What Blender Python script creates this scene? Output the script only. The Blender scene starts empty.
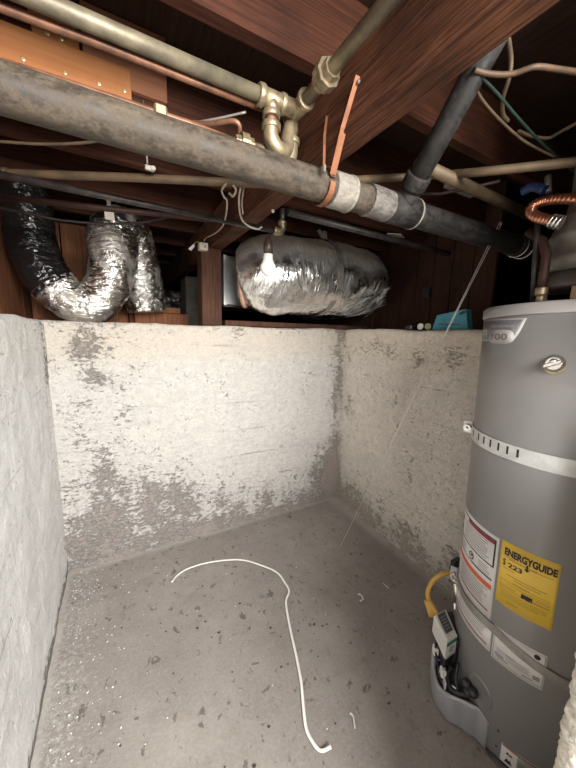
import bpy, bmesh, math, random
from mathutils import Vector, Matrix, noise
random.seed(7)
COL = bpy.context.scene.collection
V = Vector
PI = math.pi
cos, sin, rad = math.cos, math.sin, math.radians

# ------------------------------------------------------------------ camera
F_PX = 308.63
YAW, PITCH, ROLL = 0.508944, 0.162811, 0.025875
CP = V((-1.53058, -1.92598, 1.36274))
_f = V((sin(YAW)*cos(PITCH), cos(YAW)*cos(PITCH), -sin(PITCH)))
_r = V((cos(YAW), -sin(YAW), 0)); _u = _r.cross(_f)
RIGHT = _r*cos(ROLL) + _u*sin(ROLL); UP = _u*cos(ROLL) - _r*sin(ROLL); FWD = _f
cam_d = bpy.data.cameras.new('camera'); cam = bpy.data.objects.new('camera', cam_d); COL.objects.link(cam)
M = Matrix((RIGHT, UP, -FWD)).transposed().to_4x4(); M.translation = CP
cam.matrix_world = M
cam_d.sensor_fit = 'VERTICAL'; cam_d.sensor_height = 36; cam_d.sensor_width = 27
cam_d.lens = F_PX/768*36; cam_d.clip_start = 0.02; cam_d.clip_end = 100
bpy.context.scene.camera = cam

def at(px, py, x=None, y=None, z=None):
    """where the sight line through a photo point meets the plane x=, y= or z="""
    d = RIGHT*((px-288)/F_PX) - UP*((py-384)/F_PX) + FWD
    if x is not None: t = (x-CP.x)/d.x
    elif y is not None: t = (y-CP.y)/d.y
    else: t = (z-CP.z)/d.z
    return CP + d*t

def proj(P):
    d = V(P)-CP; w = d.dot(FWD); return (288+F_PX*d.dot(RIGHT)/w, 384-F_PX*d.dot(UP)/w)

# ------------------------------------------------------------------ materials
class N:
    def __init__(s, name):
        s.m = bpy.data.materials.new(name); s.m.use_nodes = True
        s.t = s.m.node_tree; s.t.nodes.clear()
        s.out = s.n('ShaderNodeOutputMaterial'); s.b = s.n('ShaderNodeBsdfPrincipled')
        s.t.links.new(s.b.outputs[0], s.out.inputs[0])
        s.co = s.n('ShaderNodeTexCoord').outputs['Object']
    def n(s, k): return s.t.nodes.new(k)
    def set(s, i, v):
        if hasattr(v, 'is_output') or isinstance(v, bpy.types.NodeSocket): s.t.links.new(v, i)
        else:
            if isinstance(v, (tuple, list)) and len(v) == 3 and i.type == 'RGBA': v = (*v, 1)
            i.default_value = v
    def math(s, op, a, b=0.0, c=None, clamp=False):
        q = s.n('ShaderNodeMath'); q.operation = op; q.use_clamp = clamp
        s.set(q.inputs[0], a); s.set(q.inputs[1], b)
        if c is not None: s.set(q.inputs[2], c)
        return q.outputs[0]
    def map(s, scale=(1, 1, 1), loc=(0, 0, 0), rot=(0, 0, 0), co=None):
        q = s.n('ShaderNodeMapping'); s.set(q.inputs[0], co or s.co)
        q.inputs['Scale'].default_value = scale; q.inputs['Location'].default_value = loc; q.inputs['Rotation'].default_value = rot
        return q.outputs[0]
    def noise(s, scale, detail=6, rough=.6, co=None, dist=0):
        q = s.n('ShaderNodeTexNoise'); s.set(q.inputs['Vector'], co or s.co)
        q.inputs['Scale'].default_value = scale; q.inputs['Detail'].default_value = detail
        q.inputs['Roughness'].default_value = rough; q.inputs['Distortion'].default_value = dist
        return q.outputs[0]
    def ramp(s, v, lo, hi, a=0.0, b=1.0):
        q = s.n('ShaderNodeMapRange'); q.interpolation_type = 'SMOOTHSTEP'
        s.set(q.inputs[0], v); q.inputs[1].default_value = lo; q.inputs[2].default_value = hi
        q.inputs[3].default_value = a; q.inputs[4].default_value = b
        return q.outputs[0]
    def mix(s, f, a, b):
        q = s.n('ShaderNodeMix'); q.data_type = 'RGBA'
        s.set(q.inputs[0], f); s.set(q.inputs[6], a); s.set(q.inputs[7], b)
        return q.outputs[2]
    def xyz(s, co=None):
        q = s.n('ShaderNodeSeparateXYZ'); s.set(q.inputs[0], co or s.co); return q.outputs
    def spot(s, p, r, soft, sc=(1, 1, 1)):
        q = s.n('ShaderNodeVectorMath'); q.operation = 'DISTANCE'
        s.set(q.inputs[0], s.map(sc)); q.inputs[1].default_value = tuple(a*b for a, b in zip(p, sc))
        return s.ramp(q.outputs['Value'], r-soft, r+soft, 1, 0)
    def bump(s, h, strength=.4, dist=.01, prev=None):
        q = s.n('ShaderNodeBump'); q.inputs['Strength'].default_value = strength; q.inputs['Distance'].default_value = dist
        s.set(q.inputs['Height'], h)
        if prev: s.set(q.inputs['Normal'], prev)
        s.set(s.b.inputs['Normal'], q.outputs[0]); return q.outputs[0]
    def base(s, c): s.set(s.b.inputs['Base Color'], c)
    def rough(s, v): s.set(s.b.inputs['Roughness'], v)
    def metal(s, v): s.set(s.b.inputs['Metallic'], v)

def simple(name, c1, c2=None, scale=20, rough=.6, metal=0, bump=0, bscale=None, lo=.35, hi=.65):
    m = N(name); c2 = c2 or tuple(x*.8 for x in c1)
    f = m.noise(scale)
    m.base(m.mix(m.ramp(f, lo, hi), c2, c1)); m.rough(rough); m.metal(metal)
    if bump: m.bump(m.noise(bscale or scale*3), bump, .004)
    return m.m

def wood(name, c1, c2, axis='x', rough=.75, bump=.3, fine=130, stain=None):
    m = N(name); k = {'x': (.03, 1, 1), 'y': (1, .03, 1), 'z': (1, 1, .03)}[axis]
    g = m.noise(fine, 5, .65, m.map(k), .6); b = m.noise(3.0, 4, .6)
    f = m.ramp(g, .32, .68); col = m.mix(f, c2, c1)
    col = m.mix(m.ramp(b, .42, .72, 0, .65), col, stain or tuple(x*.45 for x in c2))
    m.base(col); m.rough(rough); m.bump(g, bump, .003); m.b.inputs['Specular IOR Level'].default_value = .2
    return m.m

MAT = {}
def wall_mat(name, kind):
    m = N(name); x, y, z = m.xyz()[:3]
    big = m.noise(2.2, 8, .68); mid = m.noise(9, 8, .7); fine = m.noise(60, 6, .75); grit = m.noise(150, 3, .6)
    if kind == 'back':
        white, dirt, cream = (.64, .61, .57), (.24, .205, .185), (.60, .52, .42)
    elif kind == 'right':
        white, dirt, cream = (.78, .72, .64), (.30, .255, .21), (.78, .69, .56)
    else:
        white, dirt, cream = (.90, .89, .87), (.15, .142, .125), (.80, .77, .71)
    col = m.mix(m.ramp(mid, .3, .7), tuple(a*.86 for a in white), white)
    col = m.mix(m.ramp(m.math('ADD', z, m.math('MULTIPLY', big, .15)), 1.18, 1.36, 0, .75), col, cream)
    # board-form lines left by the concrete form work
    zz = m.math('ADD', z, m.math('MULTIPLY', m.noise(1.6, 3, .5), .05))
    ln = m.math('PINGPONG', m.math('ADD', zz, .03), .095)
    line = m.ramp(m.math('ADD', ln, m.math('MULTIPLY', m.math('SUBTRACT', mid, .5), .02)), .0, .006, 1, 0)
    brk = m.ramp(m.noise(3.5, 4, .6, m.map((1, 1, .6), (3, 1, 5))), .46, .66)
    line = m.math('MULTIPLY', line, brk)
    # streaky texture along the boards
    st = m.noise(14, 6, .7, m.map((.22, .22, 1.5)))
    col = m.mix(m.ramp(st, .50, .70, 0, .6), col, tuple(a*.72 for a in white))
    mott = m.noise(30, 9, .82, m.map((.8, .8, 1), (1, 2, 8)))
    col = m.mix(m.ramp(mott, .42, .64, 0, .25 if kind == 'left' else .6), col, tuple(a*.66 for a in white))
    col = m.mix(m.ramp(m.noise(95, 4, .7, m.map((1, 1, 1), (5, 5, 5))), .52, .68, 0, .25 if kind == 'left' else .5), col, tuple(a*.5 for a in white))
    fine2 = m.noise(52, 9, .82, m.map((.6, .6, 1.15), (3, 5, 1)))
    d = m.math('MULTIPLY', m.math('SUBTRACT', big, .5), .9)
    d = m.math('ADD', d, m.math('MULTIPLY', m.math('SUBTRACT', fine2, .5), 2.4))
    d = m.math('ADD', d, m.math('MULTIPLY', m.math('SUBTRACT', mid, .5), 1.1))
    def add(sp, k):
        nonlocal d
        d = m.math('ADD', d, m.math('MULTIPLY', sp, k))
    if kind == 'back':
        add(m.ramp(z, .0, .50, 1, 0), .34); add(m.ramp(z, .0, .12, 1, 0), .12)
        add(m.spot((-1.66, 0, .52), .16, .26, (.9, 1, .5)), .30); add(m.spot((-1.36, 0, .36), .10, .24, (.6, 1, 1)), .30)
        add(m.spot((-1.66, 0, 1.26), .07, .07, (.8, 1, 1)), .42); add(m.spot((-1.65, 0, 1.10), .05, .06), .30)
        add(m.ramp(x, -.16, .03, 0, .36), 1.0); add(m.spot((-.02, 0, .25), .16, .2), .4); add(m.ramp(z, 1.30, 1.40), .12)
        th = .37
    elif kind == 'right':
        add(m.ramp(z, .0, .40, 1, 0), .36); add(m.spot((0, -.13, .82), .03, .07, (1, 1, .5)), .45)
        add(m.spot((0, -.34, 1.27), .10, .13, (1, .6, 1.5)), .24); add(m.spot((0, -.78, 1.24), .10, .10, (1, .5, 1.6)), .26)
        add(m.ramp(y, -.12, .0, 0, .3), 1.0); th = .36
    else:
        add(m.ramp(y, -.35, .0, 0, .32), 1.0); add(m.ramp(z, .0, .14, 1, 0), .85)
        add(m.spot((-1.83, -.2, 1.25), .2, .2, (1, .5, 1)), .2); th = .60
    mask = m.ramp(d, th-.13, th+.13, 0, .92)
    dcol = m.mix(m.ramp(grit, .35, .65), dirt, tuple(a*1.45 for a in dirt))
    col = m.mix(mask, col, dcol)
    pit = m.ramp(m.noise(42, 4, .65, m.map((1, 1, 1), (7, 3, 1))), .655, .70, 0, .75)
    col = m.mix(pit, col, tuple(a*.6 for a in dirt))
    col = m.mix(m.math('MULTIPLY', line, .30), col, tuple(a*.8 for a in dirt))
    m.base(col); m.rough(.92)
    h = m.math('ADD', m.math('MULTIPLY', fine, .55), m.math('MULTIPLY', mid, .8))
    h = m.math('SUBTRACT', h, m.math('MULTIPLY', mask, .25)); h = m.math('SUBTRACT', h, m.math('MULTIPLY', line, .25))
    h = m.math('SUBTRACT', h, m.math('MULTIPLY', pit, .35))
    m.bump(h, .95, .022)
    return m.m

def floor_mat():
    m = N('floor_concrete'); x, y, z = m.xyz()[:3]
    big = m.noise(1.7, 7, .65); mid = m.noise(11, 8, .72); fine = m.noise(85, 5, .7)
    col = m.mix(m.ramp(big, .35, .66), (.225, .20, .178), (.295, .268, .243))
    col = m.mix(m.ramp(mid, .36, .72, 0, .55), col, (.21, .182, .162))
    col = m.mix(m.ramp(fine, .42, .7, 0, .2), col, (.44, .41, .38))
    ch = m.noise(24, 4, .6, m.map((1, .8, 1), (2, 9, 0), (0, 0, .6)), .5)
    col = m.mix(m.ramp(ch, .61, .67, 0, .8), col, (.095, .078, .068))
    sm = m.noise(46, 5, .7, m.map((1, .6, 1), (1, 3, 0), (0, 0, -.5)), .8)
    col = m.mix(m.ramp(sm, .59, .70, 0, .65), col, (.12, .10, .087))
    col = m.mix(m.ramp(m.noise(5, 6, .7, m.map((1, 1, 1), (9, 1, 0))), .5, .7, 0, .4), col, (.185, .16, .14))
    lf = m.math('ADD', m.ramp(x, -1.83, -1.45, .36, 0), m.math('MULTIPLY', m.math('SUBTRACT', m.noise(60, 8, .85), .5), 1.9))
    col = m.mix(m.ramp(lf, .30, .52, 0, .6), col, (.52, .51, .49))
    edge = m.math('ADD', m.ramp(y, -.05, 0.0, 0, 1), m.math('ADD', m.ramp(x, -.09, -.015, 0, 1), m.ramp(x, -1.80, -1.835, 0, 1)), clamp=True)
    col = m.mix(m.math('MULTIPLY', edge, m.ramp(mid, .3, .6, .3, .8)), col, (.45, .42, .38))
    m.base(col); m.rough(.88)
    m.bump(m.math('ADD', m.math('MULTIPLY', fine, .6), mid), .32, .01)
    return m.m

def foil(name, c=(.80, .78, .74), rough=.16, scale=11, strength=.8, along=(1, 1, 1), dirt=(.30, .25, .20), dk=.5, top=None, metal=1.0):
    m = N(name)
    a = m.noise(scale, 3, .5, m.map(along), 1.6); b = m.noise(scale*2.6, 2, .5, m.map(tuple(q*q for q in along), (4, 2, 1)), 1.0)
    d = m.noise(6, 7, .7, m.map((1, 1, 1), (1, 7, 3)))
    k = m.ramp(d, .46, .70, 0, dk)
    if top:
        zz = m.math('ADD', m.xyz()[2], m.math('MULTIPLY', m.math('SUBTRACT', d, .5), .22))
        k = m.math('MAXIMUM', m.math('MULTIPLY', k, .5), m.ramp(zz, top[0], top[1], 0, .95))
    m.base(m.mix(k, c, dirt)); m.metal(m.math('SUBTRACT', metal, m.math('MULTIPLY', k, .85*metal)))
    m.rough(m.math('ADD', rough, m.math('MULTIPLY', k, .35)))
    m.bump(m.math('ADD', a, m.math('MULTIPLY', b, .4)), strength, .035)
    return m.m

MAT['wall_back'] = wall_mat('whitewashed_concrete', 'back')
MAT['wall_right'] = wall_mat('cream_washed_concrete', 'right')
MAT['wall_left'] = wall_mat('grey_white_washed_concrete', 'left')
MAT['floor'] = floor_mat()
MAT['soil'] = simple('crawl_soil', (.10, .075, .055), (.05, .038, .03), 6, .95, 0, .5, 40)
MAT['plaster'] = simple('rough_white_plaster', (.80, .76, .66), (.62, .57, .47), 60, .9, 0, .8, 120)
MAT['subfloor'] = wood('subfloor_boards', (.055, .026, .016), (.025, .013, .009), 'y')
MAT['joist'] = wood('old_redwood_joist', (.092, .031, .015), (.036, .0125, .007), 'x')
MAT['girder'] = wood('rough_sawn_girder', (.185, .075, .037), (.036, .013, .0075), 'y', .8, .8, 230)
MAT['post'] = wood('old_post', (.11, .048, .028), (.05, .024, .015), 'z')
MAT['sheath'] = wood('sheathing_boards', (.27, .11, .05), (.14, .055, .028), 'z')
MAT['sheath_dark'] = wood('dark_sheathing_boards', (.075, .032, .02), (.035, .016, .011), 'z')
MAT['plywood'] = wood('new_plywood', (.42, .18, .07), (.32, .125, .045), 'x', .55, .1, 30, (.48, .21, .09))
MAT['plywood_dull'] = wood('weathered_plywood', (.34, .15, .08), (.25, .105, .056), 'x', .7, .15, 30, (.15, .075, .05))
MAT['galv'] = simple('weathered_galvanized', (.24, .205, .135), (.13, .11, .078), 14, .5, .4, .2, 60)
MAT['brass'] = simple('aged_fitting', (.40, .32, .20), (.20, .16, .105), 30, .42, .65, .25, 80)
MAT['copper'] = simple('copper', (.27, .13, .075), (.13, .065, .04), 16, .5, .45, .1)
MAT['copper_bright'] = simple('bright_copper', (.70, .32, .20), (.5, .22, .135), 30, .28, .95)
MAT['strap_copper'] = simple('copper_hanger_strap', (.29, .115, .055), (.18, .07, .036), 30, .5, .45)
MAT['conduit'] = simple('tan_conduit', (.135, .09, .05), (.08, .053, .031), 12, .6, .2, .15, 70)
MAT['black_iron'] = simple('black_iron', (.075, .06, .055), (.035, .03, .028), 20, .42, .4, .2, 60)
def abs_mat(name, c1, c2, amt):
    m = N(name); a = m.noise(38, 8, .78, m.map((.5, 1, 1))); b = m.noise(90, 6, .75)
    d = m.math('ADD', a, m.math('MULTIPLY', m.math('SUBTRACT', b, .5), .5))
    m.base(m.mix(m.ramp(d, .34-amt, .74-amt), c1, c2)); m.rough(m.ramp(d, .4, .6, .5, .85)); m.bump(b, .25, .004); m.b.inputs['Specular IOR Level'].default_value = .3
    return m.m
MAT['drain'] = abs_mat('dusty_black_drain', (.032, .025, .019), (.105, .082, .058), .02)
MAT['drain_dark'] = abs_mat('black_drain', (.013, .012, .012), (.048, .041, .034), -.03)
MAT['primer'] = abs_mat('cemented_joint', (.13, .115, .095), (.27, .245, .205), .05)
MAT['glue'] = abs_mat('lumpy_cement', (.06, .055, .05), (.20, .18, .155), 0)
MAT['foil'] = foil('silver_duct_foil', (.86, .83, .78), .24, 9, .6, (1, 1, 2.2), (.33, .26, .19), .75)
MAT['foil_frayed'] = foil('frayed_duct_foil', (.90, .89, .87), .27, 7, .36, (1.8, .8, .8), (.30, .235, .17), .45, (.25, .40))
MAT['foil_black'] = foil('black_duct_wrap', (.012, .011, .011), .14, 6, .8, (1, 1, 1.8), (.02, .018, .017), .3, None, 0.0)
MAT['tatter'] = simple('shredded_bright_foil', (.92, .90, .87), (.80, .78, .75), 30, .32, .6)
MAT['sheet'] = simple('galvanized_sheet', (.55, .56, .56), (.40, .41, .42), 7, .36, .8)
MAT['insul'] = simple('pinkish_insulation', (.62, .40, .28), (.42, .25, .17), 30, .9, 0, .6, 60)
MAT['dull_strap'] = simple('dusty_metal_strap', (.30, .27, .23), (.20, .18, .155), 15, .5, .4)
MAT['tank'] = simple('grey_enamel', (.245, .236, .232), (.232, .224, .22), 3, .33, .25)
MAT['cap'] = simple('light_grey_enamel', (.34, .33, .32), (.31, .30, .29), 4, .35, .2)
MAT['guard'] = simple('guard_grey_enamel', (.33, .33, .345), (.30, .30, .315), 6, .38, .2)
MAT['badge'] = simple('badge_dark_grey', (.155, .15, .155), (.14, .135, .14), 10, .5)
MAT['badge_light'] = simple('badge_light_grey', (.40, .385, .375), (.37, .355, .345), 10, .5)
MAT['paper'] = simple('white_label_paper', (.70, .68, .66), (.65, .63, .61), 12, .55)
MAT['yellow'] = simple('yellow_label_paper', (.80, .54, .07), (.75, .50, .06), 12, .5)
MAT['ink'] = simple('black_ink', (.018, .017, .018), (.014, .014, .014), 20, .6)
MAT['ink_grey'] = simple('grey_ink', (.30, .29, .285), (.26, .25, .245), 20, .6)
MAT['ink_brown'] = simple('faint_brown_ink', (.42, .27, .05), (.36, .23, .04), 20, .6)
MAT['red_ink'] = simple('dark_red_ink', (.26, .03, .045), (.22, .025, .04), 20, .55)
MAT['orange_ink'] = simple('orange_red_ink', (.62, .13, .05), (.56, .11, .045), 20, .55)
MAT['zinc'] = simple('zinc_strap', (.66, .66, .65), (.55, .55, .54), 25, .38, .55)
MAT['zinc_dull'] = simple('dull_zinc_strap', (.36, .34, .31), (.26, .24, .215), 20, .5, .4)
MAT['chrome'] = simple('shiny_steel', (.72, .70, .67), (.58, .56, .53), 20, .22, .95)
MAT['black_plastic'] = simple('black_plastic', (.022, .022, .024), (.016, .016, .017), 20, .4)
MAT['white_plastic'] = simple('off_white_plastic', (.70, .69, .66), (.60, .59, .56), 14, .45)
MAT['green_label'] = simple('green_label', (.02, .22, .13), (.02, .19, .11), 20, .5)
MAT['screen'] = simple('dark_grey_screen', (.07, .075, .08), (.055, .06, .065), 30, .3)
MAT['hose'] = simple('yellow_coated_hose', (.62, .38, .08), (.48, .28, .06), 18, .5)
MAT['vent'] = simple('dull_vent_metal', (.25, .23, .195), (.17, .155, .13), 9, .5, .6, .15, 30)
MAT['vent_dark'] = simple('dark_hood_metal', (.13, .115, .10), (.08, .07, .062), 9, .5, .5)
MAT['tan_cable'] = simple('tan_cable_sheath', (.115, .078, .043), (.075, .05, .03), 20, .6)
MAT['orange_cable'] = simple('brown_cable_sheath', (.10, .056, .028), (.06, .034, .018), 20, .6)
MAT['white_cable'] = simple('white_cable_sheath', (.50, .44, .35), (.38, .33, .26), 20, .6)
MAT['green_wire'] = simple('green_wire', (.02, .045, .033), (.015, .032, .025), 20, .5)
MAT['blue'] = simple('blue_wrap', (.015, .035, .11), (.012, .028, .085), 20, .5)
MAT['teal'] = simple('teal_card', (.07, .30, .38), (.055, .25, .32), 20, .6)
MAT['green_cap'] = simple('yellow_green_cap', (.34, .40, .17), (.26, .32, .13), 20, .5)
MAT['bulb'] = simple('white_bulb_glass', (.88, .86, .80), (.85, .83, .77), 8, .3)
MAT['socket'] = simple('brown_socket', (.07, .04, .03), (.05, .03, .022), 20, .4)
MAT['string'] = simple('white_string', (.72, .68, .62), (.62, .58, .52), 40, .8)
MAT['strip'] = simple('white_flat_cable', (.82, .79, .74), (.74, .71, .66), 30, .5)
MAT['flake'] = simple('white_paint_flake', (.72, .71, .68), (.6, .59, .56), 40, .8)
MAT['crumb'] = simple('dark_crumb', (.05, .042, .036), (.035, .03, .026), 40, .9)
MAT['brass_screw'] = simple('brass_screw', (.85, .70, .40), (.7, .56, .3), 60, .3, .6)
MAT['card'] = simple('pale_card', (.66, .60, .50), (.55, .49, .40), 20, .8)
MAT['rust'] = simple('rusty_red_pipe', (.06, .025, .017), (.035, .017, .012), 20, .6, .3)
MAT['concrete_dark'] = simple('dark_concrete', (.13, .115, .10), (.085, .075, .066), 8, .9, 0, .4)

# ------------------------------------------------------------------ geometry
def spline(pts, per=8):
    P = [V(p) for p in pts]; out = []
    Q = [P[0]*2-P[1]] + P + [P[-1]*2-P[-2]]
    for i in range(1, len(Q)-2):
        a, b, c, d = Q[i-1], Q[i], Q[i+1], Q[i+2]
        for k in range(per):
            t = k/per
            out.append(.5*((2*b) + (c-a)*t + (2*a-5*b+4*c-d)*t*t + (3*b-a-3*c+d)*t**3))
    out.append(P[-1]); return out

class G:
    def __init__(s): s.v = []; s.f = []; s.sm = []
    def add(s, v, f, smooth=False):
        o = len(s.v); s.v += [V(p) for p in v]; s.f += [tuple(i+o for i in q) for q in f]; s.sm += [smooth]*len(f); return s
    def obox(s, c, ax, ay, az, bevel=0.0, seg=1):
        """box about c with half-axis vectors"""
        bm = bmesh.new(); bmesh.ops.create_cube(bm, size=2)
        L = (V(ax).length, V(ay).length, V(az).length)
        for v in bm.verts: v.co = V((v.co.x*L[0], v.co.y*L[1], v.co.z*L[2]))
        if bevel: bmesh.ops.bevel(bm, geom=bm.edges[:], offset=min(bevel, min(L)*.9), segments=seg, affect='EDGES', profile=.5)
        X, Y, Z = V(ax).normalized(), V(ay).normalized(), V(az).normalized(); c = V(c)
        bm.verts.ensure_lookup_table(); bm.verts.index_update()
        s.add([c + X*v.co.x + Y*v.co.y + Z*v.co.z for v in bm.verts], [[v.index for v in f.verts] for f in bm.faces])
        bm.free(); return s
    def box(s, x0, x1, y0, y1, z0, z1, bevel=0.0):
        return s.obox(((x0+x1)/2, (y0+y1)/2, (z0+z1)/2), ((x1-x0)/2, 0, 0), (0, (y1-y0)/2, 0), (0, 0, (z1-z0)/2), bevel)
    def tube(s, pts, r, n=12, caps=True, fn=None, flat=None, up=None):
        """swept tube; r number or list; fn(i,theta,p)->radius factor; flat=(a,b) section scale"""
        P = [V(p) for p in pts]; m = len(P)
        T = [(P[min(i+1, m-1)]-P[max(i-1, 0)]).normalized() for i in range(m)]
        u = V(up) if up else (V((0, 0, 1)) if abs(T[0].z) < .9 else V((1, 0, 0)))
        vs = []
        for i in range(m):
            if i > 0 and not up: u = u
            elif up: u = V(up)
            u = (u - T[i]*u.dot(T[i])).normalized(); w = T[i].cross(u)
            ri = r[i] if isinstance(r, (list, tuple)) else r
            for k in range(n):
                th = 2*PI*k/n; q = ri*(fn(i, th, P[i]) if fn else 1)
                a, b = flat or (1, 1)
                vs.append(P[i] + u*(cos(th)*q*b) + w*(sin(th)*q*a))
        fs = [(i*n+k, i*n+(k+1) % n, (i+1)*n+(k+1) % n, (i+1)*n+k) for i in range(m-1) for k in range(n)]
        if caps: fs += [tuple(reversed(range(n))), tuple((m-1)*n+k for k in range(n))]
        o = len(s.f); s.add(vs, fs, True)
        if caps: s.sm[-1] = s.sm[-2] = False
        return s
    def lathe(s, p0, axis, prof, n=24, smooth=True):
        """prof: list of (distance along axis, radius)"""
        A = V(axis).normalized(); u = V((1, 0, 0)) if abs(A.x) < .8 else V((0, 1, 0))
        u = (u-A*u.dot(A)).normalized(); w = A.cross(u); p0 = V(p0)
        vs = [p0 + A*h + (u*cos(2*PI*k/n) + w*sin(2*PI*k/n))*r for h, r in prof for k in range(n)]
        m = len(prof)
        fs = [(i*n+k, i*n+(k+1) % n, (i+1)*n+(k+1) % n, (i+1)*n+k) for i in range(m-1) for k in range(n)]
        fs += [tuple(reversed(range(n))), tuple((m-1)*n+k for k in range(n))]
        s.add(vs, fs, smooth); s.sm[-1] = s.sm[-2] = False; return s
    def ball(s, c, r, n=10, sc=(1, 1, 1), amp=0):
        bm = bmesh.new(); bmesh.ops.create_icosphere(bm, subdivisions=2 if n <= 10 else 3, radius=1)
        bm.verts.index_update(); c = V(c)
        s.add([c + V((v.co.x*sc[0], v.co.y*sc[1], v.co.z*sc[2]))*r*(1+amp*noise.noise(v.co*2+c*37)) for v in bm.verts], [[v.index for v in f.verts] for f in bm.faces], True)
        bm.free(); return s
    def prism(s, poly, d):
        """closed polygon (list of 3D points) extruded by vector d"""
        n = len(poly); P = [V(p) for p in poly]; d = V(d)
        return s.add(P+[p+d for p in P], [tuple(range(n))[::-1], tuple(range(n, 2*n))] + [(i, (i+1) % n, n+(i+1) % n, n+i) for i in range(n)])
    def grid(s, fn, nu, nv, smooth=True):
        vs = [fn(i/nu, j/nv) for i in range(nu+1) for j in range(nv+1)]
        fs = [(i*(nv+1)+j, (i+1)*(nv+1)+j, (i+1)*(nv+1)+j+1, i*(nv+1)+j+1) for i in range(nu) for j in range(nv)]
        return s.add(vs, fs, smooth)
    def build(s, name, mat, parent=None, origin=None):
        if parent is not None: o = WORLD[parent.name]
        elif origin is not None: o = V(origin)
        else:
            xs = [v.x for v in s.v]; ys = [v.y for v in s.v]; zs = [v.z for v in s.v]
            o = V(((min(xs)+max(xs))/2, (min(ys)+max(ys))/2, min(zs)))
        me = bpy.data.meshes.new(name); me.from_pydata([v-o for v in s.v], [], s.f); me.update()
        bm = bmesh.new(); bm.from_mesh(me); bmesh.ops.recalc_face_normals(bm, faces=bm.faces[:]); bm.to_mesh(me); bm.free()
        for p, k in zip(me.polygons, s.sm): p.use_smooth = k
        me.materials.append(MAT[mat] if isinstance(mat, str) else mat)
        ob = bpy.data.objects.new(name, me); COL.objects.link(ob)
        if parent is not None: ob.parent = parent
        else: ob.location = o
        WORLD[ob.name] = o
        return ob
WORLD = {}
def tag(o, label, cat, group=None, kind=None):
    o['label'] = label; o['category'] = cat
    if group: o['group'] = group
    if kind: o['kind'] = kind
    return o
def thing(name, loc, label, cat, group=None):
    o = bpy.data.objects.new(name, None); COL.objects.link(o); o.location = loc; o.empty_display_size = .05
    WORLD[o.name] = V(loc); return tag(o, label, cat, group)
def struct(o): o['kind'] = 'structure'; return o
def nz(p, sc, amp): return noise.noise(V(p)*sc)*amp

# ------------------------------------------------------------------ the room
H = 1.40; W = 1.834
def top_wob(t): return nz((t*1.3, 3.1, 0), 2.5, .012) + nz((t, 1, 0), 14, .004)
# back wall: front face, rounded top edge and ledge
def back_fn(u, v):
    x = -W - .02 + (W+.08)*u
    prof = [(0.0, -.02), (0.0, 1.375), (.006, 1.392), (.02, H), (.20, H)]
    if v < .8: y, z = 0.0, -.02 + (1.375+.02)*v/.8
    elif v < .9: a = (v-.8)/.1*PI/2; y, z = .02*(1-cos(a)), 1.375+.025*sin(a)
    else: y, z = .02+.18*(v-.9)/.1, H
    n = nz((x, 0, z), 5, .006)+nz((x, 4, z), 22, .0025)
    if z > .02: y += n
    if z > 1.3: z += top_wob(x)*(z-1.3)/.1
    return V((x, y, z))
g = G().grid(back_fn, 110, 110); struct(g.build('wall_back', 'wall_back', origin=(0, 0, 0)))
def right_fn(u, v):
    y = .02 - 2.12*u
    if v < .8: x, z = 0.0, -.02 + 1.395*v/.8
    elif v < .9: a = (v-.8)/.1*PI/2; x, z = .02*(1-cos(a)), 1.375+.025*sin(a)
    else: x, z = .02+.20*(v-.9)/.1, H
    k = max(0, 1-z/1.4)
    x += k*(.042 + .064*y if y > -1.1 else -.028)
    x += nz((9, y, z), 5, .006)+nz((5, y, z), 22, .0025)
    if z > 1.3: z += top_wob(y+7)*(z-1.3)/.1
    return V((x, y, z))
struct(G().grid(right_fn, 120, 110).build('wall_right', 'wall_right', origin=(0, 0, 0)))
def left_fn(u, v):
    y = .02 - 2.7*u
    if v < .8: x, z = 0.0, -.02 + 1.395*v/.8
    elif v < .9: a = (v-.8)/.1*PI/2; x, z = -.03*(1-cos(a)), 1.375+.025*sin(a)
    else: x, z = -.03-.16*(v-.9)/.1, H
    base = max(0, 1-z/.06)
    x += nz((2, y, z), 5, .005)+nz((5, y, z), 20, .003)+nz((1, y, z), 45, .0015) - .006*base
    if z > 1.3: z += (top_wob(y+3) - .03*max(0, -y-.25)*0)*(z-1.3)/.1
    return V((-W+x, y, z))
struct(G().grid(left_fn, 130, 110).build('wall_left', 'wall_left', origin=(0, 0, 0)))
struct(G().grid(lambda u, v: V((-W-.05+(W+.15)*u, .03-2.8*v, nz((u*3, v*4, 0), 3, .004))), 60, 80).build('floor', 'floor', origin=(0, 0, 0)))
# rough jamb of the opening the photograph was taken through
def jamb_fn(u, v):
    # u runs round the wall end: inner face -> rounded corner -> end face
    z = -.02 + 1.08*v
    L = [(.0, -1.806), (-.975, -1.806), (-1.0, -1.84), (-1.0, -2.06)]
    if u < .15: x, y = -.975*u/.15, -1.806
    elif u < .5: a = (u-.15)/.35*PI/2; x, y = -.975-.025*sin(a), -1.806-.028*(1-cos(a))
    else: x, y = -1.0, -1.84-.22*(u-.5)/.5
    r = .0035*abs(noise.noise(V((x*9, y*160, z*230+y*170))))+.0030*noise.noise(V((x*10, y*50, z*85+3)))
    return V((x - r*(1 if u > .15 else 0), y + r, z))
struct(G().grid(jamb_fn, 60, 430).build('wall_front', 'plaster', origin=(0, 0, 0)))
struct(G().box(-.985, .2, -2.06, -1.825, -.02, 1.052, .01).box(-.66, .2, -2.06, -1.83, 1.05, 2.249).box(-.985, 3.0, -2.12, -2.055, -.02, 1.05).box(-.66, 3.0, -2.12, -2.055, 1.05, 2.26).box(-2.05, -.66, -2.12, -2.0, 2.12, 2.26).build('wall_front_unseen', 'plaster', origin=(0, 0, 0)))  # unseen wall around the opening, its gap sized to shape the incoming daylight
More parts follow.
